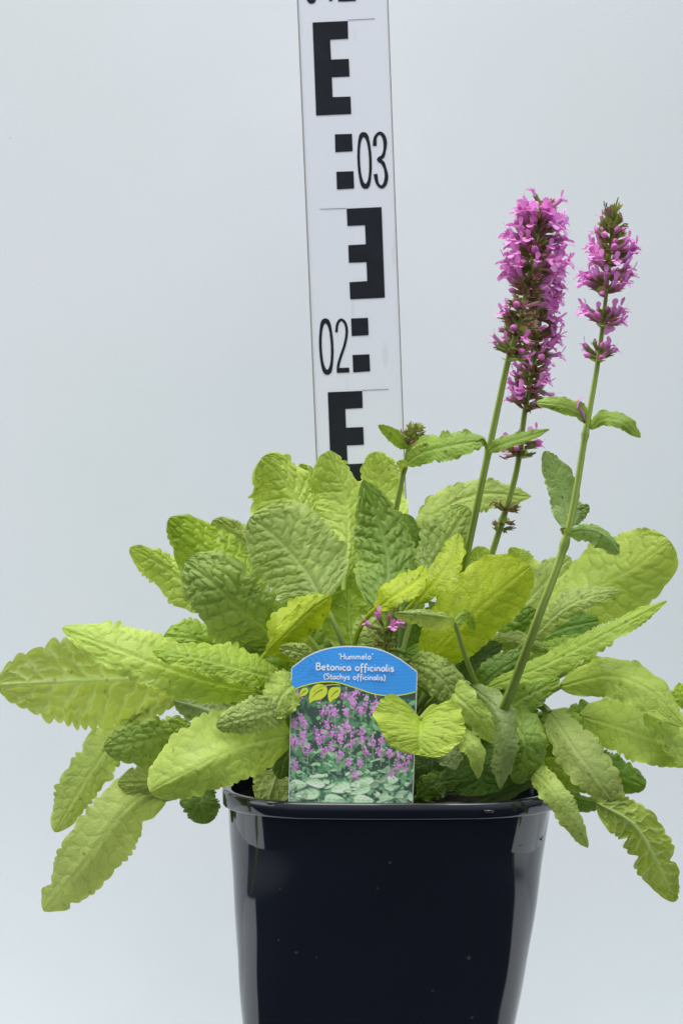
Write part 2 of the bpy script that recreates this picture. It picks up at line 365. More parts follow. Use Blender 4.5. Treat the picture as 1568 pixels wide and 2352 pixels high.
slab('card', outer, M_white, tag, .0005, 0, Lb)
# printed picture: colours printed on the card, one value per tiny dot
def wave_y(x): # lower edge of the blue panel
    pts = crom([(660, 1592), (690, 1578), (730, 1568), (770, 1567), (810, 1578), (860, 1594), (900, 1598), (930, 1595), (960, 1588)], 120)
    return np.interp(x, pts[:, 0], pts[:, 1])
NX, NY = 250, 315
gx, gy = np.meshgrid(np.linspace(666, 957, NX), np.linspace(1480, 1870, NY))
xlft = 670.5 - (gy-1540)*.0215; xrgt = 956.5 - (gy-1540)*.034
gxx = xlft + (gx-666)/291*(xrgt-xlft)
arcx = np.array([a[0] for a in arc_]); arcy = np.array([a[1] for a in arc_])
topy = np.interp(gxx, arcx, arcy)+3
gyy = np.maximum(gy, topy)
def vnoise(x, y, sc, seed):
    r = np.random.default_rng(seed); T = r.random((64, 64)); X = x/sc; Y = y/sc; xi = np.floor(X).astype(int); yi = np.floor(Y).astype(int); fx = X-xi; fy = Y-yi
    fx = fx*fx*(3-2*fx); fy = fy*fy*(3-2*fy); g = lambda a, b: T[b % 64, a % 64]
    return (g(xi, yi)*(1-fx)+g(xi+1, yi)*fx)*(1-fy) + (g(xi, yi+1)*(1-fx)+g(xi+1, yi+1)*fx)*fy
X, Y_ = gxx, gyy
pic = np.zeros((NY, NX, 3))
tt = np.clip((Y_-1580)/270, 0, 1)
nA = vnoise(X, Y_, 16, 1); nB = vnoise(X, Y_, 6, 2); nC = vnoise(X, Y_, 3, 3)
dark = np.array([.022, .05, .032]); mid = np.array([.07, .20, .09]); pale = np.array([.30, .52, .32])
m1 = np.clip((nA*.6+nB*.4-.42)*4, 0, 1)[..., None]; m2 = np.clip((nB*.5+nC*.5 + tt*.35 - .78)*4, 0, 1)[..., None]*.6
pic[:] = dark*(1-m1) + mid*m1; pic = pic*(1-m2) + (pale*(.5+.5*tt[..., None]))*m2
Z = lambda x, y: (.3054*x+615.7, .3054*y+1436.6)
rg = np.random.default_rng(11)
def ell(cx, cy, rx, ry, col, ang=0, soft=.25, shade=None, tap=0.0):
    c, s = math.cos(ang), math.sin(ang); dx = X-cx; dy = Y_-cy; u = (dx*c+dy*s)/rx; v_ = (-dx*s+dy*c)/ry
    vt = v_/np.clip(1-tap*u, .25, 2); d = u*u+vt*vt; a = np.clip((1-d)/soft, 0, 1)[..., None]
    col = np.array(col)*(np.ones_like(X)[..., None] if shade is None else shade(u, v_)[..., None])
    pic[:] = pic*(1-a) + col*a
for k in range(330):                                             # small leaves in the printed bed
    x, y = rg.uniform(662, 955), rg.uniform(1600, 1780); f = (y-1580)/270
    if rg.random() < .25+.6*f: ell(x, y, rg.uniform(4, 11), rg.uniform(2, 5), (np.array([.10, .28, .10])*(1-f)+np.array([.34, .58, .32])*f)*rg.uniform(.45, 1.25), rg.uniform(-.8, .8))
big = [(230, 1200, 70, 40), (350, 1190, 85, 28), (540, 1225, 85, 42), (700, 1185, 105, 36), (690, 1248, 90, 26), (290, 1270, 105, 42), (870, 1300, 42, 50), (500, 1312, 85, 42), (720, 1318, 85, 42), (940, 1165, 45, 32), (1065, 1290, 22, 34), (390, 1135, 50, 18), (180, 1215, 28, 40)]
for k in range(46): big.append((rg.uniform(160, 1090), rg.uniform(1090, 1345), rg.uniform(22, 55), rg.uniform(10, 26)))
for k, (x, y, a, b) in sorted(enumerate(big), key=lambda t: t[1][1]):
    q = Z(x, y); ang = rg.uniform(-.5, .5) if k > 12 else rg.uniform(-.3, .2); lum = rg.uniform(.45, 1.05) if k > 12 else rg.uniform(.85, 1.15)
    ell(q[0]+.8, q[1]+2, a*.31, b*.33, (.04, .11, .06), ang, .5)
    bend = rg.uniform(-.25, .25)
    ell(q[0], q[1], a*.3054, b*.3054, np.array([.50, .72, .44])*lum, ang+(0 if rg.random() < .5 else math.pi), .35, lambda u, v_: 1.0-.30*np.exp(-((v_-bend*u*u)/.10)**2)-.5*np.clip(v_+.2*u, 0, 1)+.15*np.clip(-v_, 0, 1)+.1*np.sin(u*14-6*np.abs(v_)), .55)
FL = [(210, 510), (220, 560), (570, 520), (625, 545), (660, 500), (410, 640), (460, 640), (500, 660), (645, 600), (695, 640), (735, 580), (815, 600), (790, 650), (590, 650), (240, 700), (275, 740), (200, 740), (440, 750), (480, 810), (415, 820), (365, 810), (265, 820), (215, 880), (265, 890), (375, 860), (540, 870), (545, 800), (585, 760), (620, 800), (695, 800), (710, 860), (785, 880), (740, 940), (625, 890), (410, 950), (480, 920), (545, 980), (610, 1030), (690, 1040), (205, 1050), (910, 960), (980, 980), (980, 1060), (1030, 1060), (925, 1110), (840, 950), (180, 870), (300, 930), (655, 1130), (850, 880), (1060, 980)]
for x, y in FL:                                                  # printed stems, then flower heads
    q = Z(x, y); Lq = rg.uniform(22, 46); xs_ = q[0]+(Y_-q[1])*rg.uniform(-.08, .08)
    a = (np.exp(-((X-xs_)/1.0)**2)*((Y_ > q[1]) & (Y_ < q[1]+Lq)))[..., None]*.75; pic[:] = pic*(1-a)+np.array([.22, .40, .17])*a
for x, y in sorted(FL, key=lambda a: a[1]):
    q = Z(x, y); sz = rg.uniform(1.05, 1.55)
    for k in range(26):
        ox, oy = rg.normal(0, 3.6*sz), rg.normal(0, 5.6*sz); br = rg.uniform(.55, 1.35)*(1.1-.03*oy)
        ell(q[0]+ox, q[1]+oy, rg.uniform(1.5, 3.0), rg.uniform(1.5, 2.8), np.array([.54, .17, .50])*br, 0, .6)
        if k % 4 == 0: ell(q[0]+rg.normal(0, 4), q[1]+rg.normal(0, 6), 1.3, 1.3, (.60, .28, .60), 0, .8)
wy = wave_y(X)
blue_n = np.sin((Y_ + 9*np.sin(X*.018+1) + 16*np.exp(-((X-715)/30)**2-((Y_-1528)/22)**2)*1.6)*.75 + 2.5*vnoise(X, Y_, 60, 9))
blue = np.array([.025, .25, .66])*(1 - .16*np.clip(blue_n, 0, 1)**3 - .10*vnoise(X, Y_, 30, 8))[..., None]
knot = np.exp(-(np.sin(np.hypot((X-700)*.55, (Y_-1520))*.42)/.35)**2)*np.exp(-((X-712)/42)**2)
blue *= (1-.30*knot)[..., None]
a = np.clip((wy - Y_)*1.2, 0, 1)[..., None]; pic[:] = pic*(1-a) + blue*a
gi = np.arange(NY*NX).reshape(NY, NX)
fc = np.stack([gi[:-1, :-1], gi[1:, :-1], gi[1:, 1:], gi[:-1, 1:]], -1).reshape(-1, 4)
VV = [Lb(x, y, .0002) for x, y in zip(X.ravel(), Y_.ravel())]
make_mesh('printed_picture', VV, fc, M_print, tag, True, np.clip(pic*1.45+.016, 0, .92).reshape(-1, 3))
M_lime = simple('lime_print', (.68, .76, .05), .3); M_ltr = simple('white_print', (.85, .88, .9), .3); M_vein = simple('leaf_emblem_vein', (.10, .17, .02), .4)
wx = np.linspace(670, 954, 80); strokes('wave_line', [(np.stack([wx - .02*(wave_y(wx)-1540), wave_y(wx)+.5], 1), 2.6)], M_lime, tag, Lb, .0004)
for poly, vn in (([(238, 540), (240, 500), (255, 478), (280, 470), (298, 480), (298, 505), (280, 527), (258, 533)], [(246, 520), (265, 500), (283, 490)]),
             ([(312, 588), (306, 545), (318, 490), (345, 455), (380, 442), (425, 452), (444, 480), (438, 520), (400, 555), (345, 568)], [(330, 540), (365, 505), (410, 480)]),
             ([(465, 585), (450, 545), (452, 500), (475, 470), (510, 465), (542, 472), (540, 510), (520, 545), (490, 560)], [(472, 540), (495, 510), (525, 488)])):
    cl = crom([Z(*q) for q in poly] + [Z(*poly[0])], 40)[:-1]
    o = flat('leaf_emblem', [tuple(q) for q in cl], M_lime, tag, .0005, Lb)
    strokes('vein', [(crom([Z(*q) for q in vn], 12), np.linspace(.6, 2.0, 12))], M_vein, o, Lb, .00065)
strokes('emblem_stalk', [(crom([Z(340, 500), Z(390, 465), Z(470, 448), Z(540, 447)], 24), np.linspace(2.4, 1.4, 24))], M_lime, tag, Lb, .0005)
# handwritten lettering: strokes on a unit grid (x-height .55, capital 1, baseline 0)
def ar(cx, cy, rx, ry, a0, a1, n=14): return [(cx+rx*math.cos(math.radians(a)), cy+ry*math.sin(math.radians(a))) for a in np.linspace(a0, a1, n)]
G = {'H': (.62, [[(.08, 1), (.06, 0)], [(.52, 1), (.50, 0)], [(.07, .50), (.51, .54)]]),
 'B': (.56, [[(.08, 1), (.07, 0)], [(.08, .98), (.36, .95), (.42, .76), (.30, .56), (.09, .53)], [(.09, .53), (.40, .48), (.46, .24), (.32, .03), (.07, .01)]]),
 'S': (.50, [[(.42, .86), (.30, .97), (.12, .92), (.08, .72), (.24, .55), (.40, .40), (.40, .14), (.22, .01), (.05, .10)]]),
 'u': (.50, [[(.08, .55), (.08, .18), (.20, .02), (.36, .12), (.40, .3)], [(.41, .55), (.42, .0)]]),
 'm': (.72, [[(.07, .55), (.07, 0)], [(.07, .36), (.20, .54), (.32, .45), (.33, 0)], [(.33, .36), (.46, .54), (.58, .45), (.60, 0)]]),
 'n': (.50, [[(.07, .55), (.07, 0)], [(.07, .36), (.22, .54), (.36, .46), (.39, 0)]]),
 'h': (.50, [[(.08, 1), (.07, 0)], [(.07, .34), (.22, .54), (.36, .45), (.39, 0)]]),
 'e': (.50, [[(.08, .30), (.40, .33), (.36, .50), (.22, .56), (.09, .42), (.08, .18), (.20, .01), (.40, .10)]]),
 'l': (.24, [[(.09, 1), (.08, .12), (.17, .01)]]),
 'o': (.52, [ar(.25, .28, .18, .27, 90, 450, 22)]),
 't': (.40, [[(.18, .86), (.17, .12), (.28, .01), (.36, .06)], [(.03, .56), (.34, .58)]]),
 'i': (.22, [[(.09, .55), (.09, 0)], [(.09, .78), (.10, .84)]]),
 'c': (.46, [[(.38, .46), (.24, .56), (.10, .44), (.07, .22), (.20, .02), (.38, .08)]]),
 'a': (.50, [[(.38, .46), (.24, .56), (.09, .42), (.07, .18), (.18, .01), (.32, .12), (.38, .34)], [(.39, .55), (.41, 0)]]),
 'f': (.38, [[(.36, .92), (.26, 1.0), (.17, .88), (.16, .4), (.15, -.18), (.08, -.24)], [(.02, .52), (.33, .55)]]),
 's': (.42, [[(.33, .48), (.20, .56), (.09, .47), (.12, .34), (.29, .24), (.31, .08), (.16, .0), (.04, .07)]]),
 'y': (.46, [[(.05, .55), (.22, .05)], [(.40, .55), (.22, .05), (.10, -.28), (.02, -.30)]]),
 '(': (.30, [[(.24, 1.02), (.10, .75), (.07, .4), (.12, .05), (.24, -.2)]]),
 ')': (.30, [[(.06, 1.02), (.20, .75), (.23, .4), (.18, .05), (.06, -.2)]]),
 '`': (.22, [[(.06, 1.02), (.13, .78)]]), "'": (.22, [[(.15, 1.02), (.07, .78)]]), ' ': (.36, [])}
def lettering(text, x0, x1, ybase, ybase1, size, wd):
    adv = sum(G[c][0] for c in text); sx = (x1-x0)/adv; lines = []; x = 0
    for c in text:
        for st in G[c][1]:
            pts = crom(st, max(8, 5*len(st))) if len(st) > 2 else crom(st, 6)
            px = x0+(x+pts[:, 0])*sx; py = ybase+(ybase1-ybase)*((px-x0)/(x1-x0)) - pts[:, 1]*size
            lines.append((np.stack([px, py], 1), wd))
        x += G[c][0]
    strokes('lettering', lines, M_ltr, tag, Lb, .00045)
lettering("`Hummelo'", 777, 857, 1515, 1515, 13.5, 2.3)
lettering('Betonica officinalis', 725, 905, 1539, 1543, 16, 3.0)
lettering('(Stachys officinalis)', 743, 885, 1560, 1563, 12.5, 2.2)
slab('stake', [(790, 1900), (840, 1900), (820, 1965), (808, 1965)], M_white, tag, .0005, -.0008, Lb)

# ------------------------------------------------------------------ the plant
plant = thing('betony_plant', 'lime green leafy betony with pink flower spikes growing in the black pot', 'plant')
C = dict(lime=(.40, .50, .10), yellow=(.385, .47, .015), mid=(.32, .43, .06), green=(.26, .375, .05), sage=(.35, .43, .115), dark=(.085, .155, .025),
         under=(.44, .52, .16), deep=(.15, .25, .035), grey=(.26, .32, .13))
crown = np.array([PX-.002, .0, PZ-.012])
LN = [0]
def leaf(mid, wl, wr, dl=0.0, dr=0.0, c='mid', el=(0, 0), er=(0, 0), under=False, m=.42, bp=1.9, tp=1.75, teeth=None, ta=.085, bul=1.0, N=None, und=.0,
         vein=None, pet=True, parent=None, name='leaf', cells=None, curl=0.0, prad=.0016, label=None, sub=False, tatter=0.0, ep=None, pp=None):
    LN[0] += 1; r = np.random.default_rng(100+LN[0])
    pts3 = np.array([P(*q) for q in mid])
    ns = 230 if not sub else 80; nv = 30 if not sub else 13
    s = np.linspace(0, 1, ns); M = crom(pts3, ns)
    L = np.sum(np.linalg.norm(np.diff(M, axis=0), axis=1))
    T = np.gradient(M, axis=0); T /= np.linalg.norm(T, axis=1)[:, None]
    tx, ty = T@RIGHT, T@UP
    kk = np.ones(15)/15
    pad = lambda a: np.convolve(np.concatenate([np.full(7, a[0]), a, np.full(7, a[-1])]), kk, 'valid')
    tx, ty = pad(tx), pad(ty); nn = np.hypot(tx, ty)+1e-9; tx /= nn; ty /= nn
    nl = -ty[:, None]*RIGHT + tx[:, None]*UP                     # left of travel as the camera sees it
    mpp = ((M-CAM)@FWD)/F
    a = np.clip((m-s)/m, 0, 1); b = np.clip((s-m)/(1-m), 0, 1)
    pr = np.where(s < m, (1-a**bp)**(1/bp), (1-b**2.0)**(1/tp))
    Wpx = max(abs(wl), abs(wr), np.hypot(max(abs(wl), abs(wr)), 20*max(abs(dl), abs(dr))))
    Lpx = L/mpp.mean()
    T_ = teeth or max(7, int(Lpx/(27 if Wpx > 45 else 20)))
    if N is None: N = max(6, int(Lpx/24))
    if cells is None: cells = float(np.clip(Wpx/(Lpx/N)/.85, 1.4, 4.6))
    dl, dr = dl*1.7, dr*1.7
    ph = r.random(8)*6.28
    v = np.linspace(-1, 1, 2*nv+1); av = np.abs(v)
    SS, VV = np.meshgrid(s, v, indexing='ij'); AV = np.abs(VV); left = VV > 0
    jit = .6*np.sin(s*9+ph[0])+.4*np.sin(s*17+ph[1])
    tooth = lambda q: np.abs(np.sin(math.pi*q))**.62*(.7+.6*np.modf(np.abs(np.sin(np.floor(q)*91.7+ph[6])*4375.5))[0])
    tl = tooth(s*T_ + 1.1*jit); trr = tooth(s*T_+.37 + 1.1*jit[::-1])
    tam = ta*np.clip(pr*2.2, .35, 1)
    el_irr = 1 + .05*np.sin(s*7+ph[2]) + .03*np.sin(s*15+ph[3]); er_irr = 1 + .05*np.sin(s*6+ph[4]) + .03*np.sin(s*14+ph[5])
    if not tatter and not sub and r.random() < .45: tatter = .14
    if tatter:
        for side in (el_irr, er_irr):
            for k in range(2):
                c0 = r.uniform(.25, .95); side -= tatter*r.uniform(.4, 1)*np.exp(-((s-c0)/r.uniform(.012, .03))**2)
    Wl = pr*el_irr*(1-tam+tam*2*tl); Wr = pr*er_irr*(1-tam+tam*2*trr)
    off = np.where(left, Wl[:, None], Wr[:, None])*AV
    wid = np.where(left, wl, wr); dep = np.where(left, dl, dr)
    sg = np.where(left, 1.0, -1.0)
    mp = mpp[:, None]
    dpth = dep*np.abs(np.where(wid == 0, 20, wid))*off*(1 + curl*(AV-.5))
    pos = M[:, None] + nl[:, None]*(sg*wid*off*mp)[..., None] + FWD*(dpth*mp)[..., None]
    for side, e in ((left, el), (~left, er)):
        if e[0] or e[1]:
            f = (off**1.0*side*mp*(np.clip(1-SS*.5, 0, 1) if ep is None else (1-SS)**ep))[..., None]; pos += f*(RIGHT*e[0] - UP*e[1])
    # surface normal
    def normals(p):
        dS = np.gradient(p, axis=0); dV = np.gradient(p, axis=1); n_ = np.cross(dS, dV); n_ /= np.linalg.norm(n_, axis=2)[..., None]+1e-12
        return n_
    n_ = normals(pos); ctr = n_[ns//5:-ns//8, 2:-2]
    if np.sum(ctr@FWD) > 0: n_ = -n_
    # edge waviness
    wav = (np.sin(SS*6.28*2.3+ph[6]+VV*1.2) + .7*np.sin(SS*6.28*4.1+ph[7]-VV*2))*AV**2*pr[:, None]
    pos = pos + n_*((wav*(3.6+und)*min(1, Wpx/45))*mp)[..., None]
    # margin curls a little from tooth to tooth
    pos = pos + n_*((np.where(left, tl[:, None]*np.sin(s*31+ph[1])[:, None], trr[:, None]*np.sin(s*27+ph[2])[:, None])*np.clip((AV-.72)/.28, 0, 1)**2*5.0*np.clip(pr[:, None]*2, 0, 1)*min(1, Wpx/40))*mp)[..., None]
    # quilted cells between the veins
    k_ = .20*min(1.3, Wpx/Lpx*2.6)*N
    ws = SS + .010*np.sin(SS*23+VV*4+ph[0]) + .006*np.sin(VV*11+ph[1]+SS*31)
    q = N*ws - k_*AV**.85 + np.where(left, .0, .45)
    iq = np.floor(q); fq = q-iq
    h = lambda a_, b_: np.modf(np.abs(np.sin(a_*12.9898+b_*78.233+ph[2])*43758.5453))[0]
    q = q + .07*np.sin(AV*9+ph[4]+iq*2.1) + .05*np.sin(AV*21+ph[5]+SS*14)
    iq = np.floor(q); fq = q-iq
    lf = np.where(left, 1.0, 0.0)
    rr_ = cells*(.85+.4*h(iq*1.7, lf+.3))*AV**.92 + h(iq, lf)*.9 + .30*(fq-.5)*np.where(h(iq+5.3, lf) > .5, 1, -1) + .10*np.sin(fq*7+iq)
    ir = np.floor(rr_); fr = rr_-ir
    CA = h(iq*3.1+ir*7.7+1.9, lf*2.0)
    dq = np.minimum(fq, 1-fq); drr = np.minimum(fr, 1-fr)
    cq = 1-np.clip(1-dq/.36, 0, 1)**2.2; crr = 1-.72*np.clip(1-drr/.34, 0, 1)**2.2
    edge = np.clip(drr/.5, 0, 1)
    cell = cq*crr*(.75+.45*CA)
    edgef = np.clip((1-AV)*5, .15, 1)*np.clip(AV*7, 0, 1)*np.clip(pr[:, None]*2.5, .2, 1)
    height = cell*edgef
    sgn = -1.0 if under else 1.0
    A_ = bul**1.45*(min(Wpx, 95)/95*6.2+2.2)
    midg = np.exp(-(AV*Wpx/5.0)**2)
    pos = pos + n_*(sgn*(height*A_*.75 - midg*2.6)*mp)[..., None]
    # colour of the blade
    
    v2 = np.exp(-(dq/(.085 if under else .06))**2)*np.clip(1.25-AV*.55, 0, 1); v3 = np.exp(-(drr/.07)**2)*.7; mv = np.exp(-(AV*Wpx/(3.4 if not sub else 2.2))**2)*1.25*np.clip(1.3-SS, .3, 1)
    vs_ = (vein if vein is not None else (.85 if under else .5))
    vm = np.clip((np.maximum(np.maximum(v2*.85, v3*.6), mv*1.15) if under else mv*1.1)*vs_, 0, 1)[..., None]
    gv = (0 if under else .42)*np.clip(np.maximum(v2, v3*.8)*(1-np.clip(mv, 0, 1)), 0, 1)[..., None]   # greener side veins, with the shade of the creases painted into the colour
    base = np.array(C[c]) if isinstance(c, str) else np.array(c)
    base = base*(1+r.normal(0, .05))*np.array([1.12, 1.15, 1.08])
    nz = .5*np.sin(SS*8+ph[4]+VV*2)+.5*np.sin(VV*5+ph[5]-SS*5)
    colr = base*(1+.10*nz[..., None]*np.array([1, .8, 1.2])) 
    tipy = (np.clip((AV-.55)*1.2, 0, 1)*.8+np.clip((AV-.9)*10, 0, 1)*.6)[..., None]*np.array([.06, .06, .01]); colr = colr + tipy
    vcolr = np.clip(base*.92+(np.array([.17, .21, .19]) if under else np.array([.10, .11, .07])), 0, .8)
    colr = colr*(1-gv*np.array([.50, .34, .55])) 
    colr = colr*(1-vm) + vcolr*vm
    for k in range(r.integers(1, 7)):                              # small brown blemishes
        s0, v0 = r.uniform(.2, .97), r.uniform(-.9, .9); g_ = np.exp(-(((SS-s0)*Lpx/3.5)**2+((VV-v0)*Wpx/3.5)**2))[..., None]
        colr = colr*(1-.7*g_)+np.array([.12, .08, .03])*.7*g_
    Wn = 2*nv+1; idx = np.arange(ns*Wn).reshape(ns, Wn)
    fc_ = np.stack([idx[:-1, :-1], idx[:-1, 1:], idx[1:, 1:], idx[1:, :-1]], -1).reshape(-1, 4)
    # stalk
    verts = pos.reshape(-1, 3); colr = colr.reshape(-1, 3)
    if pet:
        k = 8
        if pp: path = crom([M[3]]+[M[0]]+[P(*q_) for q_ in pp], 30)
        else:
            t0 = T[0]; d = np.linalg.norm(M[0]-crown); e_ = crown + np.array([r.normal(0, .012), r.normal(0, .012), 0])
            B0, B1, B2, B3 = M[2], M[0]-t0*d*.35, e_+np.array([0, 0, .35*d])*.6, e_
            u = np.linspace(0, 1, 26)[:, None]; path = (1-u)**3*B0+3*(1-u)**2*u*B1+3*(1-u)*u*u*B2+u**3*B3
        mb_ = MB(); rad = np.linspace(prad*.75, prad*1.15, len(path)); mb_.tube(path, rad, np.clip(base*.8+np.array([.05, .06, .02]), 0, 1), k, cap=False)
        v2_ = np.concatenate(mb_.v); f2 = np.array(mb_.f)+len(verts)
        verts = np.vstack([verts, v2_]); colr = np.vstack([colr, np.concatenate(mb_.c)]); fc_ = np.vstack([fc_, f2])
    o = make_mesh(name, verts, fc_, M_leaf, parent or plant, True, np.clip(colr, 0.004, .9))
    if label: o['label'] = label
    return o

# ---- outer and back leaves, left side
leaf([(435, 1572, -.01), (300, 1561, -.03), (150, 1566, -.045), (-8, 1573, -.05)], 112, 108, .30, -.12, 'under', under=True, N=10, bul=1.1, cells=3.2, m=.45, vein=1.25, label='big pale leaf turned to show its ribbed underside')
leaf([(590, 1590, -.045), (480, 1566, -.065), (320, 1512, -.075), (142, 1443, -.07)], 52, 60, -.2, .55, 'lime', N=12, bul=.7, m=.5, tp=1.6)
leaf([(640, 1560, -.05), (560, 1540, -.07), (450, 1512, -.08), (350, 1496, -.085)], 34, 40, -.3, .9, 'mid', bul=.8, m=.45)
leaf([(520, 1500, .0), (450, 1470, -.01), (376, 1462, -.01)], 40, 46, .1, .4, 'green')
leaf([(640, 1475, -.02), (560, 1408, -.035), (490, 1340, -.04), (425, 1290, -.03)], 92, 84, .2, .1, (.27, .37, .08), N=9, bul=1.2, m=.40, tp=1.9, cells=3.6, teeth=12, ta=.08, tatter=.25)
leaf([(480, 1400, .05), (390, 1310, .055), (298, 1258, .05)], 52, 34, .1, .3, 'lime', m=.4)
leaf([(600, 1360, .03), (490, 1275, .035), (388, 1190, .03)], 72, 58, .1, .4, (.27, .38, .035), N=9, bul=1.1, m=.4)
leaf([(620, 1300, .045), (560, 1245, .05), (487, 1196, .045)], 48, 36, .2, .2, 'sage', bul=1.2, m=.5)
# ---- top leaves
leaf([(705, 1235, .045), (680, 1150, .055), (640, 1085, .055), (600, 1052, .05)], 98, 46, .1, .5, 'lime', N=9, bul=.95, m=.5, tp=2.4, label='pale lime leaf at the upper left of the crown')
leaf([(730, 1160, .075), (705, 1095, .075), (688, 1066, .075)], 28, 26, .1, .1, 'lime', bul=1.3)
leaf([(790, 1330, .035), (800, 1230, .05), (792, 1130, .06), (752, 1036, .06)], 74, 34, .1, .7, 'lime', N=12, bul=.7, m=.62, tp=2.4)
leaf([(900, 1230, .06), (878, 1140, .075), (858, 1038, .075)], 48, 54, .2, .2, 'lime', bul=.7, m=.6, tp=2.2)
leaf([(868, 1400, -.01), (892, 1310, .01), (870, 1195, .02), (834, 1102, .02)], 78, 66, .15, .25, (.23, .335, .07), N=11, bul=1.3, m=.36, cells=3.4, ta=.06, tp=1.25)
leaf([(742, 1382, -.02), (700, 1310, -.01), (640, 1240, -.005), (575, 1188, .0)], 96, 106, .15, .05, (.33, .42, .12), N=10, bul=.9, m=.38, tp=2.0, cells=3.4, teeth=15, ta=.06, label='broad grey green quilted leaf in the middle of the clump')
leaf([(850, 1345, .055), (770, 1260, .06), (740, 1190, .065)], 40, 40, .2, .2, 'mid')
# ---- centre
leaf([(715, 1515, -.035), (660, 1480, -.045), (665, 1430, -.045), (752, 1372, -.03)], 40, 40, .5, .5, 'yellow', under=True, bul=.4, m=.5, N=9, vein=.3)
leaf([(612, 1500, -.05), (660, 1452, -.05), (715, 1400, -.045), (760, 1368, -.04)], 26, 44, .2, .5, 'yellow', bul=.5, m=.5)
leaf([(812, 1510, -.02), (802, 1440, -.015), (800, 1352, -.01)], 58, 46, .1, .2, (.23, .33, .02), under=True, bul=.45, m=.5, vein=.3)
leaf([(720, 1520, -.052), (690, 1500, -.058), (640, 1488, -.06)], 22, 20, 0, .3, 'sage', bul=1.5)
leaf([(870, 1490, -.03), (845, 1450, -.03), (825, 1415, -.025)], 34, 30, 0, .2, 'sage', bul=.8)
leaf([(862, 1400, -.045), (900, 1372, -.05), (955, 1335, -.045), (975, 1300, -.04)], 34, 26, .5, -.4, 'yellow', bul=.5, m=.5, vein=.2, tatter=.2)
leaf([(950, 1385, -.03), (995, 1340, -.035), (1035, 1285, -.03), (1054, 1225, -.02)], 30, 30, .5, -.4, 'yellow', bul=.5, m=.45, vein=.2, tatter=.3)
leaf([(962, 1310, -.04), (968, 1345, -.046), (958, 1385, -.05)], 12, 12, 0, 0, 'yellow', bul=.3, vein=.2, sub=True, pet=False, tatter=.3)
leaf([(950, 1260, .05), (1010, 1175, .055), (1100, 1135, .06), (1220, 1140, .06)], 38, 40, .3, -.2, 'sage', N=10, bul=.6, m=.45, tp=1.4)
leaf([(980, 1330, .03), (1010, 1270, .04), (1075, 1165, .05)], 62, 50, .2, .1, (.30, .38, .10), N=9, bul=.9, m=.5)
leaf([(930, 1390, .03), (950, 1290, .045), (925, 1180, .05)], 40, 46, .2, .3, 'deep', bul=.6)
leaf([(1110, 1330, .05), (1105, 1290, .055), (1095, 1255, .055)], 34, 34, .1, .1, 'lime')
leaf([(975, 1525, -.045), (1035, 1462, -.05), (1115, 1385, -.045), (1218, 1300, -.03)], 88, 74, .12, .25, (.385, .47, .018), N=9, bul=.4, m=.55, tp=2.1, vein=.3, ta=.03, label='broad smooth yellow leaf right of the centre')
leaf([(1046, 1434, -.075), (1020, 1420, -.085), (960, 1412, -.09), (904, 1409, -.09)], 30, 12, .5, .5, 'sage', bul=.7, m=.45, prad=.0013, pp=[(1062, 1490, -.07), (1082, 1545, -.06), (1096, 1578, -.05)])
leaf([(1044, 1434, -.075), (1060, 1415, -.07), (1080, 1418, -.066), (1090, 1448, -.062)], 10, 20, .4, .4, 'green', bul=.4, sub=True, pet=False)
# ---- right side, back
leaf([(1250, 1410, .0), (1350, 1360, .0), (1450, 1308, -.005), (1538, 1242, -.01)], 84, 92, .40, .10, 'lime', N=9, bul=.6, m=.6, tp=2.4, ta=.035, label='large lime leaf reaching out at the upper right')
leaf([(1240, 1370, .04), (1200, 1310, .05), (1170, 1258, .05)], 26, 42, .2, .2, 'lime', bul=.4)
leaf([(1180, 1420, .01), (1240, 1350, .02), (1310, 1280, .03)], 42, 42, .1, .1, 'sage', bul=.5)
leaf([(1215, 1470, -.035), (1290, 1402, -.045), (1350, 1372, -.045), (1425, 1357, -.04)], 30, 28, .6, -.1, 'sage', bul=.8, m=.4, tp=1.5, ta=.09)
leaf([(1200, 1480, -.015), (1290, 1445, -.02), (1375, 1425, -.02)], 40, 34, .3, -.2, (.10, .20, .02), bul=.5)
leaf([(1120, 1580, -.05), (1250, 1527, -.06), (1390, 1455, -.065), (1532, 1380, -.06)], 22, 30, .7, -.3, 'mid', N=14, bul=.7, m=.45, tp=1.5, ta=.10, teeth=24)
leaf([(1140, 1575, -.025), (1230, 1530, -.03), (1340, 1460, -.03)], 34, 26, .5, -.2, 'green', bul=1.1)
leaf([(1105, 1480, -.02), (1180, 1472, -.03), (1262, 1496, -.03)], 20, 22, .5, .4, 'sage', bul=.8)
leaf([(1150, 1400, .0), (1190, 1430, -.01), (1230, 1400, -.01)], 40, 40, .2, .2, 'deep', bul=.8)
leaf([(1285, 1577, -.045), (1400, 1553, -.06), (1490, 1585, -.07), (1572, 1668, -.075)], 40, 52, .5, -.05, 'lime', N=10, bul=.5, m=.45, ta=.035, prad=.0019, pp=[(1230, 1605, -.04), (1172, 1636, -.03)])
leaf([(1330, 1530, -.02), (1350, 1520, -.015), (1390, 1540, -.015)], 20, 10, .2, .3, 'mid', sub=True)
leaf([(1330, 1645, -.035), (1410, 1668, -.05), (1500, 1700, -.06), (1610, 1752, -.06)], 66, 58, .5, -.2, (.34, .43, .08), N=11, bul=.45, m=.45, ta=.05)
leaf([(1620, 1590, -.02), (1575, 1600, -.02), (1532, 1608, -.02)], 24, 30, .3, .1, 'mid', pp=[(1640, 1600, -.03), (1560, 1680, -.04), (1380, 1690, -.03), (1200, 1720, -.01)])
leaf([(1480, 1640, -.06), (1530, 1690, -.068), (1575, 1760, -.07)], 34, 26, .4, -.1, 'lime', pet=False, bul=.6)
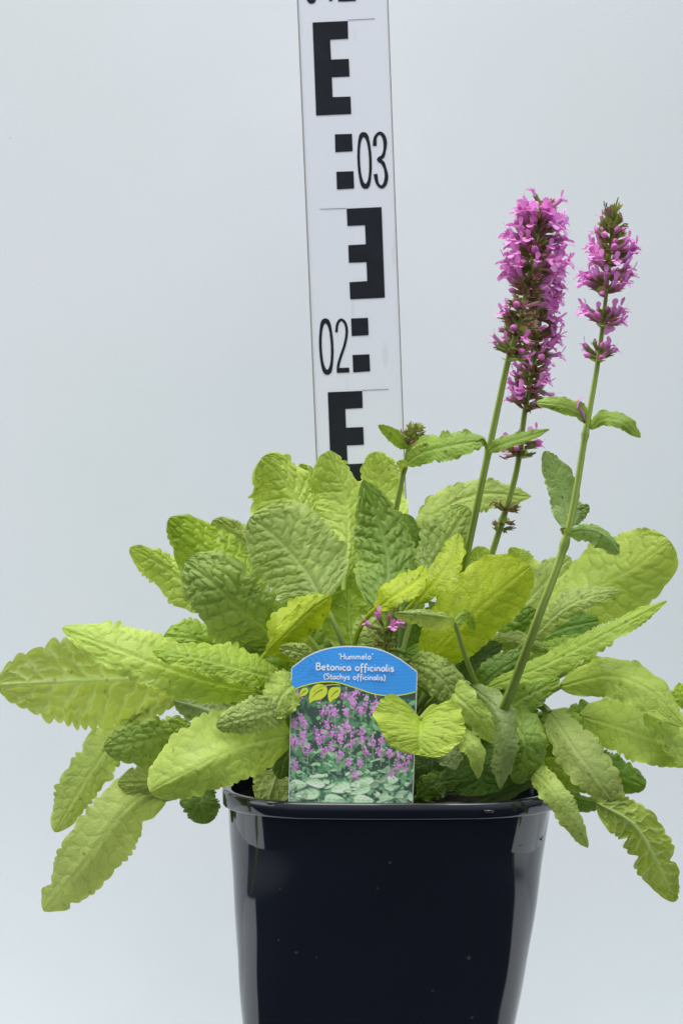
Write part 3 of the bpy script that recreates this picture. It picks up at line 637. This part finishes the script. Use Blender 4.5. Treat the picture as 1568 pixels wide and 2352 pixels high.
leaf([(1350, 1735, -.02), (1420, 1780, -.02), (1482, 1808, -.02)], 36, 38, .3, .1, (.11, .20, .02), bul=.5, m=.5, tp=2.2)
leaf([(1300, 1640, -.03), (1350, 1640, -.035), (1392, 1668, -.035)], 26, 34, .3, .1, 'deep', bul=.5)
leaf([(1262, 1635, -.05), (1318, 1720, -.075), (1378, 1800, -.085), (1440, 1890, -.08)], 52, 44, .2, .2, (.32, .39, .11), N=12, bul=.5, m=.45, tp=1.5)
leaf([(1372, 1845, -.085), (1455, 1895, -.085), (1510, 1985, -.08), (1550, 2072, -.07)], 50, 52, .2, .15, (.34, .42, .065), under=True, N=11, bul=.9, m=.40, ta=.08, tatter=.35, pet=False, label='ragged leaf hanging lowest at the right')
leaf([(1215, 1765, -.06), (1265, 1812, -.085), (1310, 1880, -.09), (1350, 1948, -.088)], 30, 30, .3, .4, 'sage', N=12, bul=.5, m=.45, tp=1.5, ta=.07)
leaf([(1235, 1755, -.055), (1290, 1770, -.06), (1350, 1820, -.06)], 26, 34, .2, .3, 'mid', bul=.9)
leaf([(1240, 1775, -.05), (1300, 1830, -.05), (1390, 1850, -.05)], 16, 30, .2, .3, 'deep', bul=.5)
# ---- left front
leaf([(668, 1690, -.06), (560, 1714, -.085), (450, 1764, -.10), (343, 1818, -.10)], 76, 96, .25, .45, 'lime', N=10, bul=.5, m=.5, tp=2.0, ta=.04, label='large lime leaf resting over the left end of the pot rim')
leaf([(665, 1620, -.065), (580, 1645, -.085), (496, 1668, -.09)], 44, 42, .3, .3, (.35, .42, .13), N=11, bul=1.05, m=.45)
leaf([(690, 1560, -.055), (655, 1590, -.068), (618, 1648, -.075)], 44, 46, .2, .1, 'lime', bul=.65, m=.5)
leaf([(450, 1680, -.04), (340, 1700, -.06), (238, 1718, -.065)], 56, 48, .3, .2, (.28, .37, .095), N=10, bul=1.2, m=.5, tp=2.0)
leaf([(300, 1655, -.02), (215, 1765, -.04), (125, 1912, -.04)], 44, 56, .15, .2, (.38, .46, .13), N=12, bul=.55, m=.45, tp=1.7, tatter=.2)
leaf([(400, 1770, -.05), (280, 1870, -.065), (190, 1990, -.065), (100, 2094, -.05)], 70, 72, .2, .25, (.46, .54, .16), N=12, bul=.45, m=.42, tp=1.6, ta=.05, tatter=.35, label='long pale leaf hanging lowest at the left')
leaf([(440, 1790, -.045), (370, 1800, -.058), (270, 1800, -.062)], 44, 50, .2, .2, (.40, .46, .13), N=9, bul=.7, m=.5)
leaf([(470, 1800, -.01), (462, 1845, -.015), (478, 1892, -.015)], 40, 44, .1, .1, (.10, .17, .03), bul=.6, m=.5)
leaf([(640, 1770, -.035), (625, 1810, -.05), (612, 1858, -.055)], 40, 42, .1, .1, 'under', under=True, bul=1.2, m=.5, vein=.6)
leaf([(540, 1660, -.02), (470, 1630, -.02), (400, 1610, -.02)], 40, 34, .2, .2, 'grey', under=True, bul=.8)
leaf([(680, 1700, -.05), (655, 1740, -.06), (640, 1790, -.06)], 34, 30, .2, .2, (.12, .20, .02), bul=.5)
leaf([(640, 1500, -.02), (560, 1480, -.025), (510, 1490, -.02)], 40, 50, .2, .3, 'green', bul=1.0)
leaf([(700, 1620, -.02), (640, 1540, -.03), (600, 1520, -.03)], 60, 60, .2, .3, 'green', bul=.9)
# ---- right front, around the label
hl = leaf([(966, 1652, -.088), (964, 1690, -.102), (956, 1735, -.106)], 96, 100, -.15, -.15, (.38, .48, .06), el=(0, -112), er=(0, -112), ep=2.6, N=10, bul=.5, m=.42, bp=2.0, tp=2.8, ta=.02, vein=.15, cells=2.5, pp=[(1000, 1625, -.07), (1010, 1700, -.04)], label='heart shaped lime leaf folded over the right edge of the label')
leaf([(1010, 1560, -.05), (1050, 1600, -.07), (1095, 1645, -.078), (1138, 1712, -.078)], 34, 40, -.1, .4, 'lime', bul=.5, m=.4, tp=1.5)
leaf([(1030, 1690, -.06), (1075, 1705, -.078), (1095, 1740, -.082), (1098, 1790, -.08)], 24, 26, .4, .4, 'lime', bul=.3, m=.4, tp=1.4)
leaf([(1020, 1680, -.06), (1030, 1725, -.068), (1045, 1768, -.07)], 36, 34, .2, .2, 'grey', bul=.5, teeth=6, ta=.12)
leaf([(940, 1520, -.045), (990, 1540, -.06), (1030, 1580, -.066), (1060, 1640, -.066)], 40, 44, .2, .3, (.28, .36, .08), bul=1.0, m=.45)
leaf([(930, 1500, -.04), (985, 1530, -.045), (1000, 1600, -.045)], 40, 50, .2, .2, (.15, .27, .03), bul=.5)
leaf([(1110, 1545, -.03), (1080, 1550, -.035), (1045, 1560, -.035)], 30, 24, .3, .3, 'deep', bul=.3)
leaf([(1080, 1575, -.055), (1140, 1630, -.075), (1160, 1710, -.082), (1148, 1812, -.078)], 32, 34, .3, .4, (.26, .33, .11), N=12, bul=.5, m=.4, tp=1.6)
leaf([(1160, 1640, -.05), (1200, 1690, -.068), (1205, 1740, -.07), (1185, 1800, -.066)], 50, 44, .25, .3, (.25, .37, .055), bul=.8, m=.45)
leaf([(1180, 1600, -.03), (1205, 1625, -.04), (1215, 1665, -.045)], 30, 36, .2, .2, 'green', bul=.6)
leaf([(1250, 1660, -.05), (1235, 1715, -.06), (1240, 1760, -.06)], 24, 20, .2, .3, 'mid', bul=.5)
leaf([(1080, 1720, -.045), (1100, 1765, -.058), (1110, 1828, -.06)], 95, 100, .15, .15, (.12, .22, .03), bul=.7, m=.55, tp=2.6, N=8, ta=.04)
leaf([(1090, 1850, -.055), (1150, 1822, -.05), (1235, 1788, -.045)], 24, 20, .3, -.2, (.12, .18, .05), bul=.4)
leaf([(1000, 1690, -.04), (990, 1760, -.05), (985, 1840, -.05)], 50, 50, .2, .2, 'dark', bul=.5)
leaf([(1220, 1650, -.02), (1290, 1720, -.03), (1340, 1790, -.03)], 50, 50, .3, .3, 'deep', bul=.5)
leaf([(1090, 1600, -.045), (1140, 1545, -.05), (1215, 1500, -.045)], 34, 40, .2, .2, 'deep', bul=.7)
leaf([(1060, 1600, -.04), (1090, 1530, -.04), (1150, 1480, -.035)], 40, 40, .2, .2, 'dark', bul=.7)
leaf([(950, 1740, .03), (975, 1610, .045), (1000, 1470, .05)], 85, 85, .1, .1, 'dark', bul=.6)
leaf([(1120, 1660, -.05), (1190, 1610, -.052), (1285, 1560, -.04)], 34, 34, .3, -.1, 'green', bul=.8)
leaf([(1250, 1690, -.04), (1290, 1660, -.045), (1350, 1690, -.045)], 34, 40, .3, .1, 'mid', bul=.7)
leaf([(1010, 1660, -.055), (1040, 1640, -.06), (1100, 1660, -.062)], 30, 34, .3, .2, 'green', bul=.8)
leaf([(960, 1830, -.055), (1000, 1800, -.06), (1060, 1790, -.058)], 26, 30, .3, .1, 'deep', bul=.8)
leaf([(1000, 1570, -.02), (1060, 1510, -.025), (1150, 1500, -.025)], 40, 40, .3, .1, 'green', bul=.8)
leaf([(770, 1580, .02), (715, 1480, .025), (655, 1375, .03)], 75, 75, .1, .1, 'green', bul=.8)
leaf([(800, 1560, .035), (770, 1450, .04), (745, 1350, .045)], 60, 60, .1, .1, 'mid', bul=.7)
leaf([(560, 1640, .01), (500, 1600, .01), (420, 1590, .01)], 40, 40, .2, .1, 'green', bul=.8)
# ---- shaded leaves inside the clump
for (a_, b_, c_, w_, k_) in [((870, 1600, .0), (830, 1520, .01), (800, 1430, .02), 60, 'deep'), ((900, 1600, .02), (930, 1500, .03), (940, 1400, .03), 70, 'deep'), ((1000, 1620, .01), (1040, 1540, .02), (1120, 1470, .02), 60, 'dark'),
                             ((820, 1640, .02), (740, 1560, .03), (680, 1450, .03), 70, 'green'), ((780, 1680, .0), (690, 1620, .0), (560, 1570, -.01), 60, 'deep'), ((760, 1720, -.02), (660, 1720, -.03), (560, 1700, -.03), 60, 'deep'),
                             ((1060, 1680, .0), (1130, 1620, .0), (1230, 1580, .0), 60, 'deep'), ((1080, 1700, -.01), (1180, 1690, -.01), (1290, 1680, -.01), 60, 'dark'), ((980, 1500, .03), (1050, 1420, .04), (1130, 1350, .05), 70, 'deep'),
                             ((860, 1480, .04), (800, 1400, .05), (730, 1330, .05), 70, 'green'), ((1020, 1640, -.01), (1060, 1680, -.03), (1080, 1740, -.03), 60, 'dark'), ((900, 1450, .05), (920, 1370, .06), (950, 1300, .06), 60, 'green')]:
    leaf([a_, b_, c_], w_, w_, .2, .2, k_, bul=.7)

# ---- flowering stems
rf = np.random.default_rng(21)
PINK = np.array([.86, .28, .70]); PALE = np.array([.92, .56, .82]); DEEP = np.array([.80, .12, .48])
def frame(d):
    d = d/np.linalg.norm(d); ref = np.array([0, 0, 1.]) if abs(d[2]) < .9 else np.array([1., 0, 0])
    u = np.cross(ref, d); u /= np.linalg.norm(u); return d, u, np.cross(d, u)
def petal(mb, p, d, nrm, L, Wd, bend, c0, c1):
    d = d/np.linalg.norm(d); sd = np.cross(d, nrm); sd /= np.linalg.norm(sd)+1e-9; n_ = np.cross(sd, d)
    g = []; cc = []
    for i, t in enumerate(np.linspace(0, 1, 5)):
        wv_ = 1.6*Wd*(.45+.75*t)*math.sqrt(max(.05, 1-(max(0, t-.45)/.56)**2)); cpt = p + d*L*t*(1-.25*abs(bend)*t) + n_*L*bend*t*t
        g.append([cpt+sd*wv_*x + n_*(-.18*Wd*(1-x*x)) for x in (-.5, -.25, 0, .25, .5)]); cc.append([c0*(1-t)+c1*t]*5)
    mb.grid(np.array(g), np.array(cc))
def calyx(mb, p, d, L, col):
    d, u, v_ = frame(d); path = [p, p+d*L*.4, p+d*L]; mb.tube(path, [.0005, .00095, .0011], col, 7, cap=False)
    for k in range(5):
        th = k*2*math.pi/5+rf.random(); o = (u*math.cos(th)+v_*math.sin(th)); b_ = p+d*L*.92+o*.0010
        sd = np.cross(d, o)*.0006; tp_ = b_+d*L*.5+o*.0007
        mb.add([b_-sd, b_+sd, tp_], [(0, 1, 2)], np.array(col)*rf.uniform(.8, 1.3))
def corolla(mb, p, d, up, sz):
    d, u, v_ = frame(d); upv = up - d*np.dot(up, d); upv /= np.linalg.norm(upv)+1e-9
    br = rf.uniform(.8, 1.2); fd = rf.uniform(0, .55)**1.5; pk = np.clip((PINK*(1-fd)+PALE*fd)*br, 0, .88); pl = np.clip(PALE*rf.uniform(.8, 1.1), 0, .85); dp = DEEP*br
    L = .0065*sz*rf.uniform(.85, 1.15); cb = rf.uniform(.10, .35)
    path = np.array([p, p+d*L*.5+upv*L*.05, p+d*L+upv*L*cb]); mb.tube(crom(path, 6), np.linspace(.0006, .00135, 6)*sz, np.linspace(0, 1, 6)[:, None]*pk+(1-np.linspace(0, 1, 6)[:, None])*pl*.8, 8, cap=False)
    e = path[-1]; d2 = d+upv*cb*1.2; d2 /= np.linalg.norm(d2); sd = np.cross(d2, upv)
    petal(mb, e+upv*.0009*sz, d2*.75+upv*.75, -d2+upv*.2, .0042*sz, .0023*sz, rf.uniform(-.3, .2), pk, pk*1.05)
    petal(mb, e-upv*.0007*sz, d2-upv*rf.uniform(.3, .8), upv+d2*.5, .0040*sz, .0030*sz, rf.uniform(-.6, -.2), pl, pk)
    for q in (-1, 1): petal(mb, e+sd*q*.0009*sz-upv*.0003, d2*.7+sd*q*.9-upv*.25, upv+d2*.5, .0026*sz, .0020*sz, rf.uniform(-.5, -.1), pl, dp*.6+pk*.4)
def bud(mb, p, d, sz, col):
    d = d/np.linalg.norm(d); mb.tube(crom([p, p+d*.0015*sz, p+d*.0034*sz, p+d*.0042*sz], 7), np.array([.0004, .0009, .0013, .0014, .0012, .0008, .0002])*sz, col, 8, cap=False)
GREENC = np.array([.30, .38, .09]); BROWN = np.array([.33, .23, .11]); MAUVE = np.array([.60, .33, .36])
def whorl(stem, p, ax, n, sz=1.0, bloom=.8, brown=.3, r0=.0015, gap=None, gapw=.0, up=.35, spread=.004, calL=.0055, buds=.1, green=GREENC, bracts=0, mv=.4):
    mb = MB(); ax = ax/np.linalg.norm(ax); _, u, v_ = frame(ax)
    n = int(n*1.2)
    for k in range(n):
        th = 2*math.pi*k/n + rf.uniform(-.35, .35)
        o = u*math.cos(th)+v_*math.sin(th)
        bl = bloom
        if gap is not None and np.dot(o, np.array(gap)/np.linalg.norm(gap)) > gapw: bl = .04
        q = p + ax*rf.uniform(-1, 1)*spread + o*r0; d = o + ax*(up+rf.normal(0, .22)) + rf.normal(0, .12, 3)
        cc = (BROWN if rf.random() < brown else (MAUVE if rf.random() < mv else green))*rf.uniform(.7, 1.3)
        cl = calL*sz*rf.uniform(.85, 1.15); calyx(mb, q, d, cl, cc); dn = d/np.linalg.norm(d)
        x = rf.random()
        if x < bl: corolla(mb, q+dn*cl*.8, d+rf.normal(0, .16, 3), ax, sz*rf.uniform(.72, 1.08))
        elif x < bl+buds: bud(mb, q+dn*cl*.8, d, sz*rf.uniform(.8, 1.3), PINK*rf.uniform(.7, 1.2))
        elif rf.random() < .35:
            mb.tube(crom([q+dn*cl*.8, q+dn*cl*1.3+rf.normal(0, .0008, 3), q+dn*cl*1.7+rf.normal(0, .0014, 3)], 6), .00032, BROWN*.8, 5)
    for k in range(bracts):
        th = 2*math.pi*k/bracts+rf.uniform(-.4, .4); o = u*math.cos(th)+v_*math.sin(th)
        petal(mb, p-ax*spread*1.1+o*r0, o*.9+ax*.25, ax, .009*sz, .0035*sz, rf.uniform(-.3, .4), GREENC*1.3, GREENC*1.5)
    return mb.build('flower_whorl', M_flower, stem)
def stem(pts, r0, r1, label, nodes=(), c0=(.25, .35, .05), c1=(.33, .43, .07), n=60):
    mb = MB(); path = crom([P(*q) for q in pts], n); rad = np.linspace(r0, r1, n)
    pyy = crom(pts, n)[:, 1]
    for y_ in nodes: rad = rad*(1+.42*np.exp(-((pyy-y_)/9.0)**2))
    c0, c1 = np.array(c0), np.array(c1); t = np.linspace(0, 1, n)[:, None]
    rib = np.array([1.18, .8, 1.18, .8, 1.18, .8, 1.18, .8, 1.18, .8, 1.18, .8, 1.18, .8, 1.18, .8])
    base = (c0*(1-t)+c1*t)[:, None]*np.where(np.arange(16) % 4 == 0, 1.35, np.where(np.arange(16) % 4 == 2, .55, .92))[None, :, None]
    mb.tube(path, rad, base, 16, sq=.10) if False else None
    # square ribbed stalk
    tg = np.gradient(path, axis=0); tg /= np.linalg.norm(tg, axis=1)[:, None]; u = np.cross(tg, np.array([.13, -1, .21])); u /= np.linalg.norm(u, axis=1)[:, None]; v_ = np.cross(tg, u)
    th = np.linspace(0, 2*math.pi, 16, endpoint=False)+.5; rr_ = 1+.11*np.cos(4*(th-.5))
    pts_ = path[:, None]+(u[:, None]*(np.cos(th)*rr_)[None, :, None]+v_[:, None]*(np.sin(th)*rr_)[None, :, None])*rad[:, None, None]
    mb.grid(pts_, base, closed=True)
    o = mb.build('flower_stem', M_stem, plant); o['label'] = label
    return o, path
def along(pts, f):
    c = crom([P(*q) for q in pts], 200); i = int(np.clip(f, 0, 1)*198); return c[i], c[i+1]-c[i]

# stem in front, long spike
S1 = [(1050, 1380, -.02), (1066, 1300, -.02), (1108, 1100, -.025), (1140, 950, -.025), (1168, 822, -.025)]
A1 = [(1168, 822, -.025), (1196, 730, -.025), (1222, 600, -.02), (1244, 482, -.015)]
s1, _ = stem(S1+A1[1:], .0020, .0012, 'flower stem bearing the long leaning pink spike', nodes=(1032,))
for f, n, bl, gap, sz in [(.05, 12, .12, None, .9), (.13, 14, .18, None, 1), (.22, 14, .15, None, 1), (.31, 14, .12, (-.3, -1, 0), 1), (.39, 14, .12, (-.2, -1, 0), 1), (.47, 15, .30, (.2, -1, 0), 1), (.56, 17, .85, (.45, -1, 0), 1.1), (.64, 18, .9, (.2, -1, 0), 1.15),
                       (.72, 18, .92, (.1, -1, 0), 1.1), (.80, 18, .95, (.6, -1, 0), 1.1), (.88, 17, .95, None, 1.05), (.95, 13, .9, None, .95)]:
    p_, ax = along(A1, f); whorl(s1, p_, ax, n, sz, bl, .5 if bl < .5 else .25, gap=gap, gapw=.80, up=.3+.5*max(0, f-.75)*4*.5, bracts=2 if f < .3 else 0)
p_, ax = along(A1, 1.0); whorl(s1, p_, ax, 9, .8, .3, .3, up=1.2, calL=.005, buds=.5)
# stem behind
S2 = [(1110, 1330, .02), (1124, 1288, .02), (1152, 1200, .02), (1186, 1080, .02), (1205, 945, .02)]
A2 = [(1205, 945, .02), (1226, 830, .018), (1243, 700, .015), (1252, 590, .015)]
s2, _ = stem(S2+A2[1:], .0017, .0011, 'flower stem standing behind the long pink spike', nodes=(1195, 1034))
for f, n, bl, gap in [(.06, 18, .85, (.8, -1, 0)), (.17, 16, .7, (-.6, -1, 0)), (.28, 15, .6, (-.9, -1, 0)), (.38, 16, .75, (-.9, -1, 0)), (.48, 16, .8, (-.8, -1, 0)), (.58, 16, .85, (-1, -.6, 0)), (.68, 16, .9, (-1, -.6, 0)), (.78, 16, .9, None), (.88, 15, .9, None), (.97, 12, .8, None)]:
    p_, ax = along(A2, f); whorl(s2, p_, ax, n, .95, bl, .55 if f < .3 else .35, gap=gap, gapw=.55, up=.3)
whorl(s2, P(1197, 1030, .02), P(1205, 945, .02)-P(1190, 1080, .02), 16, .95, .45, .6, gap=(0, -1, 0), gapw=.85, up=.25, bracts=2)
whorl(s2, P(1160, 1180, .02), P(1186, 1080, .02)-P(1152, 1200, .02), 11, .75, 0, .6, up=.5, buds=0, bracts=2, green=np.array([.28, .34, .08]), mv=.05)
whorl(s2, P(1153, 1206, .02), P(1186, 1080, .02)-P(1152, 1200, .02), 7, .6, 0, .4, up=.2, buds=0, mv=.05)
# right stem
S3 = [(1120, 1700, -.06), (1163, 1612, -.075), (1235, 1420, -.09), (1303, 1225, -.085), (1345, 990, -.075), (1372, 835, -.07), (1390, 690, -.068), (1405, 520, -.065), (1407, 490, -.065)]
s3, _ = stem(S3, .0026, .0007, 'curved flower stem at the right with separate pink whorls', nodes=(978, 1224), n=110)
ax3 = P(1405, 500, -.066)-P(1390, 690, -.068)
for (x, y, n, sz, bl, up, gap, br) in [(1375, 818, 12, .82, .75, .45, (0, -1, 0), 2), (1387, 738, 16, 1.0, .9, .4, (0, -1, 0), 2), (1392, 668, 15, 1.0, .9, .25, None, 2), (1395, 637, 14, 1.0, .8, .35, (.8, -1, 0), 0), (1398, 606, 13, 1.0, .7, .4, (-.4, -1, 0), 0), (1401, 578, 13, .95, .6, .5, (-.5, -1, 0), 0), (1403, 552, 12, .85, .4, .55, (0, -1, 0), 0), (1405, 528, 11, .75, .15, .8, None, 0), (1406, 508, 9, .65, 0, 1.3, None, 0), (1407, 494, 7, .55, 0, 2.2, None, 0)]:
    whorl(s3, P(x, y, -.068), ax3, n, sz, bl, .05, gap=gap, gapw=.8, up=up, spread=.0022, bracts=br, mv=.4 if y > 560 else .05, green=np.array([.33, .40, .09]), buds=.25 if y > 540 else .1)
# short bud stem
S4 = [(895, 1230, .03), (912, 1155, .03), (928, 1075, .03), (941, 1015, .03), (950, 985, .03)]
s4, _ = stem(S4, .0016, .0011, 'short stem topped with closed green buds', nodes=(1076,))
for (x, y, n, sz, up) in [(940, 1022, 9, .6, .5), (947, 1004, 10, .65, .6), (952, 990, 9, .55, 1.2)]:
    whorl(s4, P(x, y, .03), P(950, 985, .03)-P(928, 1075, .03), n, sz, 0, .12, up=up, buds=.0, spread=.0015, green=np.array([.34, .42, .09]), mv=.08)
# tiny flowering stem above the label
S5 = [(900, 1600, -.04), (890, 1520, -.045), (882, 1450, -.05), (882, 1425, -.05)]
s5, _ = stem(S5, .0012, .0009, 'small budding stem above the top edge of the label')
whorl(s5, P(884, 1488, -.05), np.array([0, 0, 1.]), 9, .55, 0, .2, up=.6, spread=.002, mv=.05)
whorl(s5, P(883, 1464, -.05), np.array([0, 0, 1.]), 9, .55, 0, .2, up=.6, spread=.002, bracts=2, mv=.05)
whorl(s5, P(882, 1442, -.05), np.array([0, 0, 1.]), 9, .85, .85, .2, up=.6, spread=.0015, mv=.1)
# leaves on the stems (children of their stem)
def sleaf(st, mid, wl, wr, dl=.2, dr=.2, c='mid', **k): return leaf(mid, wl, wr, dl, dr, c, parent=st, name='stem_leaf', sub=k.pop('sub', False), pet=False, **k)
sleaf(s1, [(1122, 1036, -.03), (1150, 1022, -.04), (1200, 1006, -.04), (1262, 986, -.035)], 17, 14, .5, -.2, (.22, .33, .05), m=.35, tp=1.3, bul=.3, sub=True)
sleaf(s1, [(1118, 1032, -.028), (1108, 1012, -.03), (1090, 1015, -.03)], 5, 5, c='green', sub=True)
sleaf(s4, [(930, 1066, .03), (970, 1040, .02), (1040, 1022, .012), (1115, 1010, .01)], 34, 32, .4, -.2, (.26, .38, .06), m=.5, bul=.5, tp=2.0, tatter=.2)
sleaf(s4, [(948, 1040, .02), (965, 1030, .016), (985, 1020, .015)], 12, 8, c='lime', sub=True)
sleaf(s4, [(935, 1030, .03), (905, 1000, .025), (868, 976, .02)], 17, 14, .3, -.2, (.25, .36, .06), m=.45, bul=.3, tp=1.4, sub=True)
sleaf(s4, [(928, 1078, .03), (922, 1066, .02), (910, 1062, .015)], 12, 12, c='lime', sub=True)
sleaf(s3, [(1348, 972, -.078), (1330, 945, -.085), (1285, 930, -.09), (1231, 924, -.09)], 18, 22, .2, .4, (.27, .38, .07), m=.5, bul=.35, tp=1.7, ta=.02)
sleaf(s3, [(1354, 985, -.075), (1385, 962, -.08), (1430, 970, -.085), (1471, 1005, -.08)], 20, 17, .4, .1, (.27, .38, .07), m=.5, bul=.35, tp=1.5)
sleaf(s3, [(1305, 1215, -.075), (1292, 1130, -.068), (1250, 1036, -.065)], 34, 40, .1, .2, (.22, .31, .10), m=.38, bul=.4, tp=1.6, ta=.07)
sleaf(s3, [(1310, 1205, -.072), (1325, 1180, -.07), (1352, 1160, -.07)], 14, 20, .2, .1, (.22, .31, .10), sub=True, ta=.1)
sleaf(s3, [(1300, 1225, -.088), (1345, 1218, -.10), (1385, 1232, -.105), (1422, 1272, -.105)], 16, 28, .3, .4, (.21, .32, .085), m=.55, bul=.3, tp=2.2)
sleaf(s3, [(1300, 1226, -.09), (1294, 1218, -.094), (1286, 1214, -.094)], 9, 9, c='sage', sub=True)
mbf = MB(); corolla(mbf, P(1340, 962, -.082), np.array([-.25, -.3, 1.0]), np.array([-1., 0, .3]), 1.15); calyx(mbf, P(1342, 972, -.08), np.array([-.2, -.2, 1.]), .004, GREENC)
mbf.build('flower', M_flower, s3)
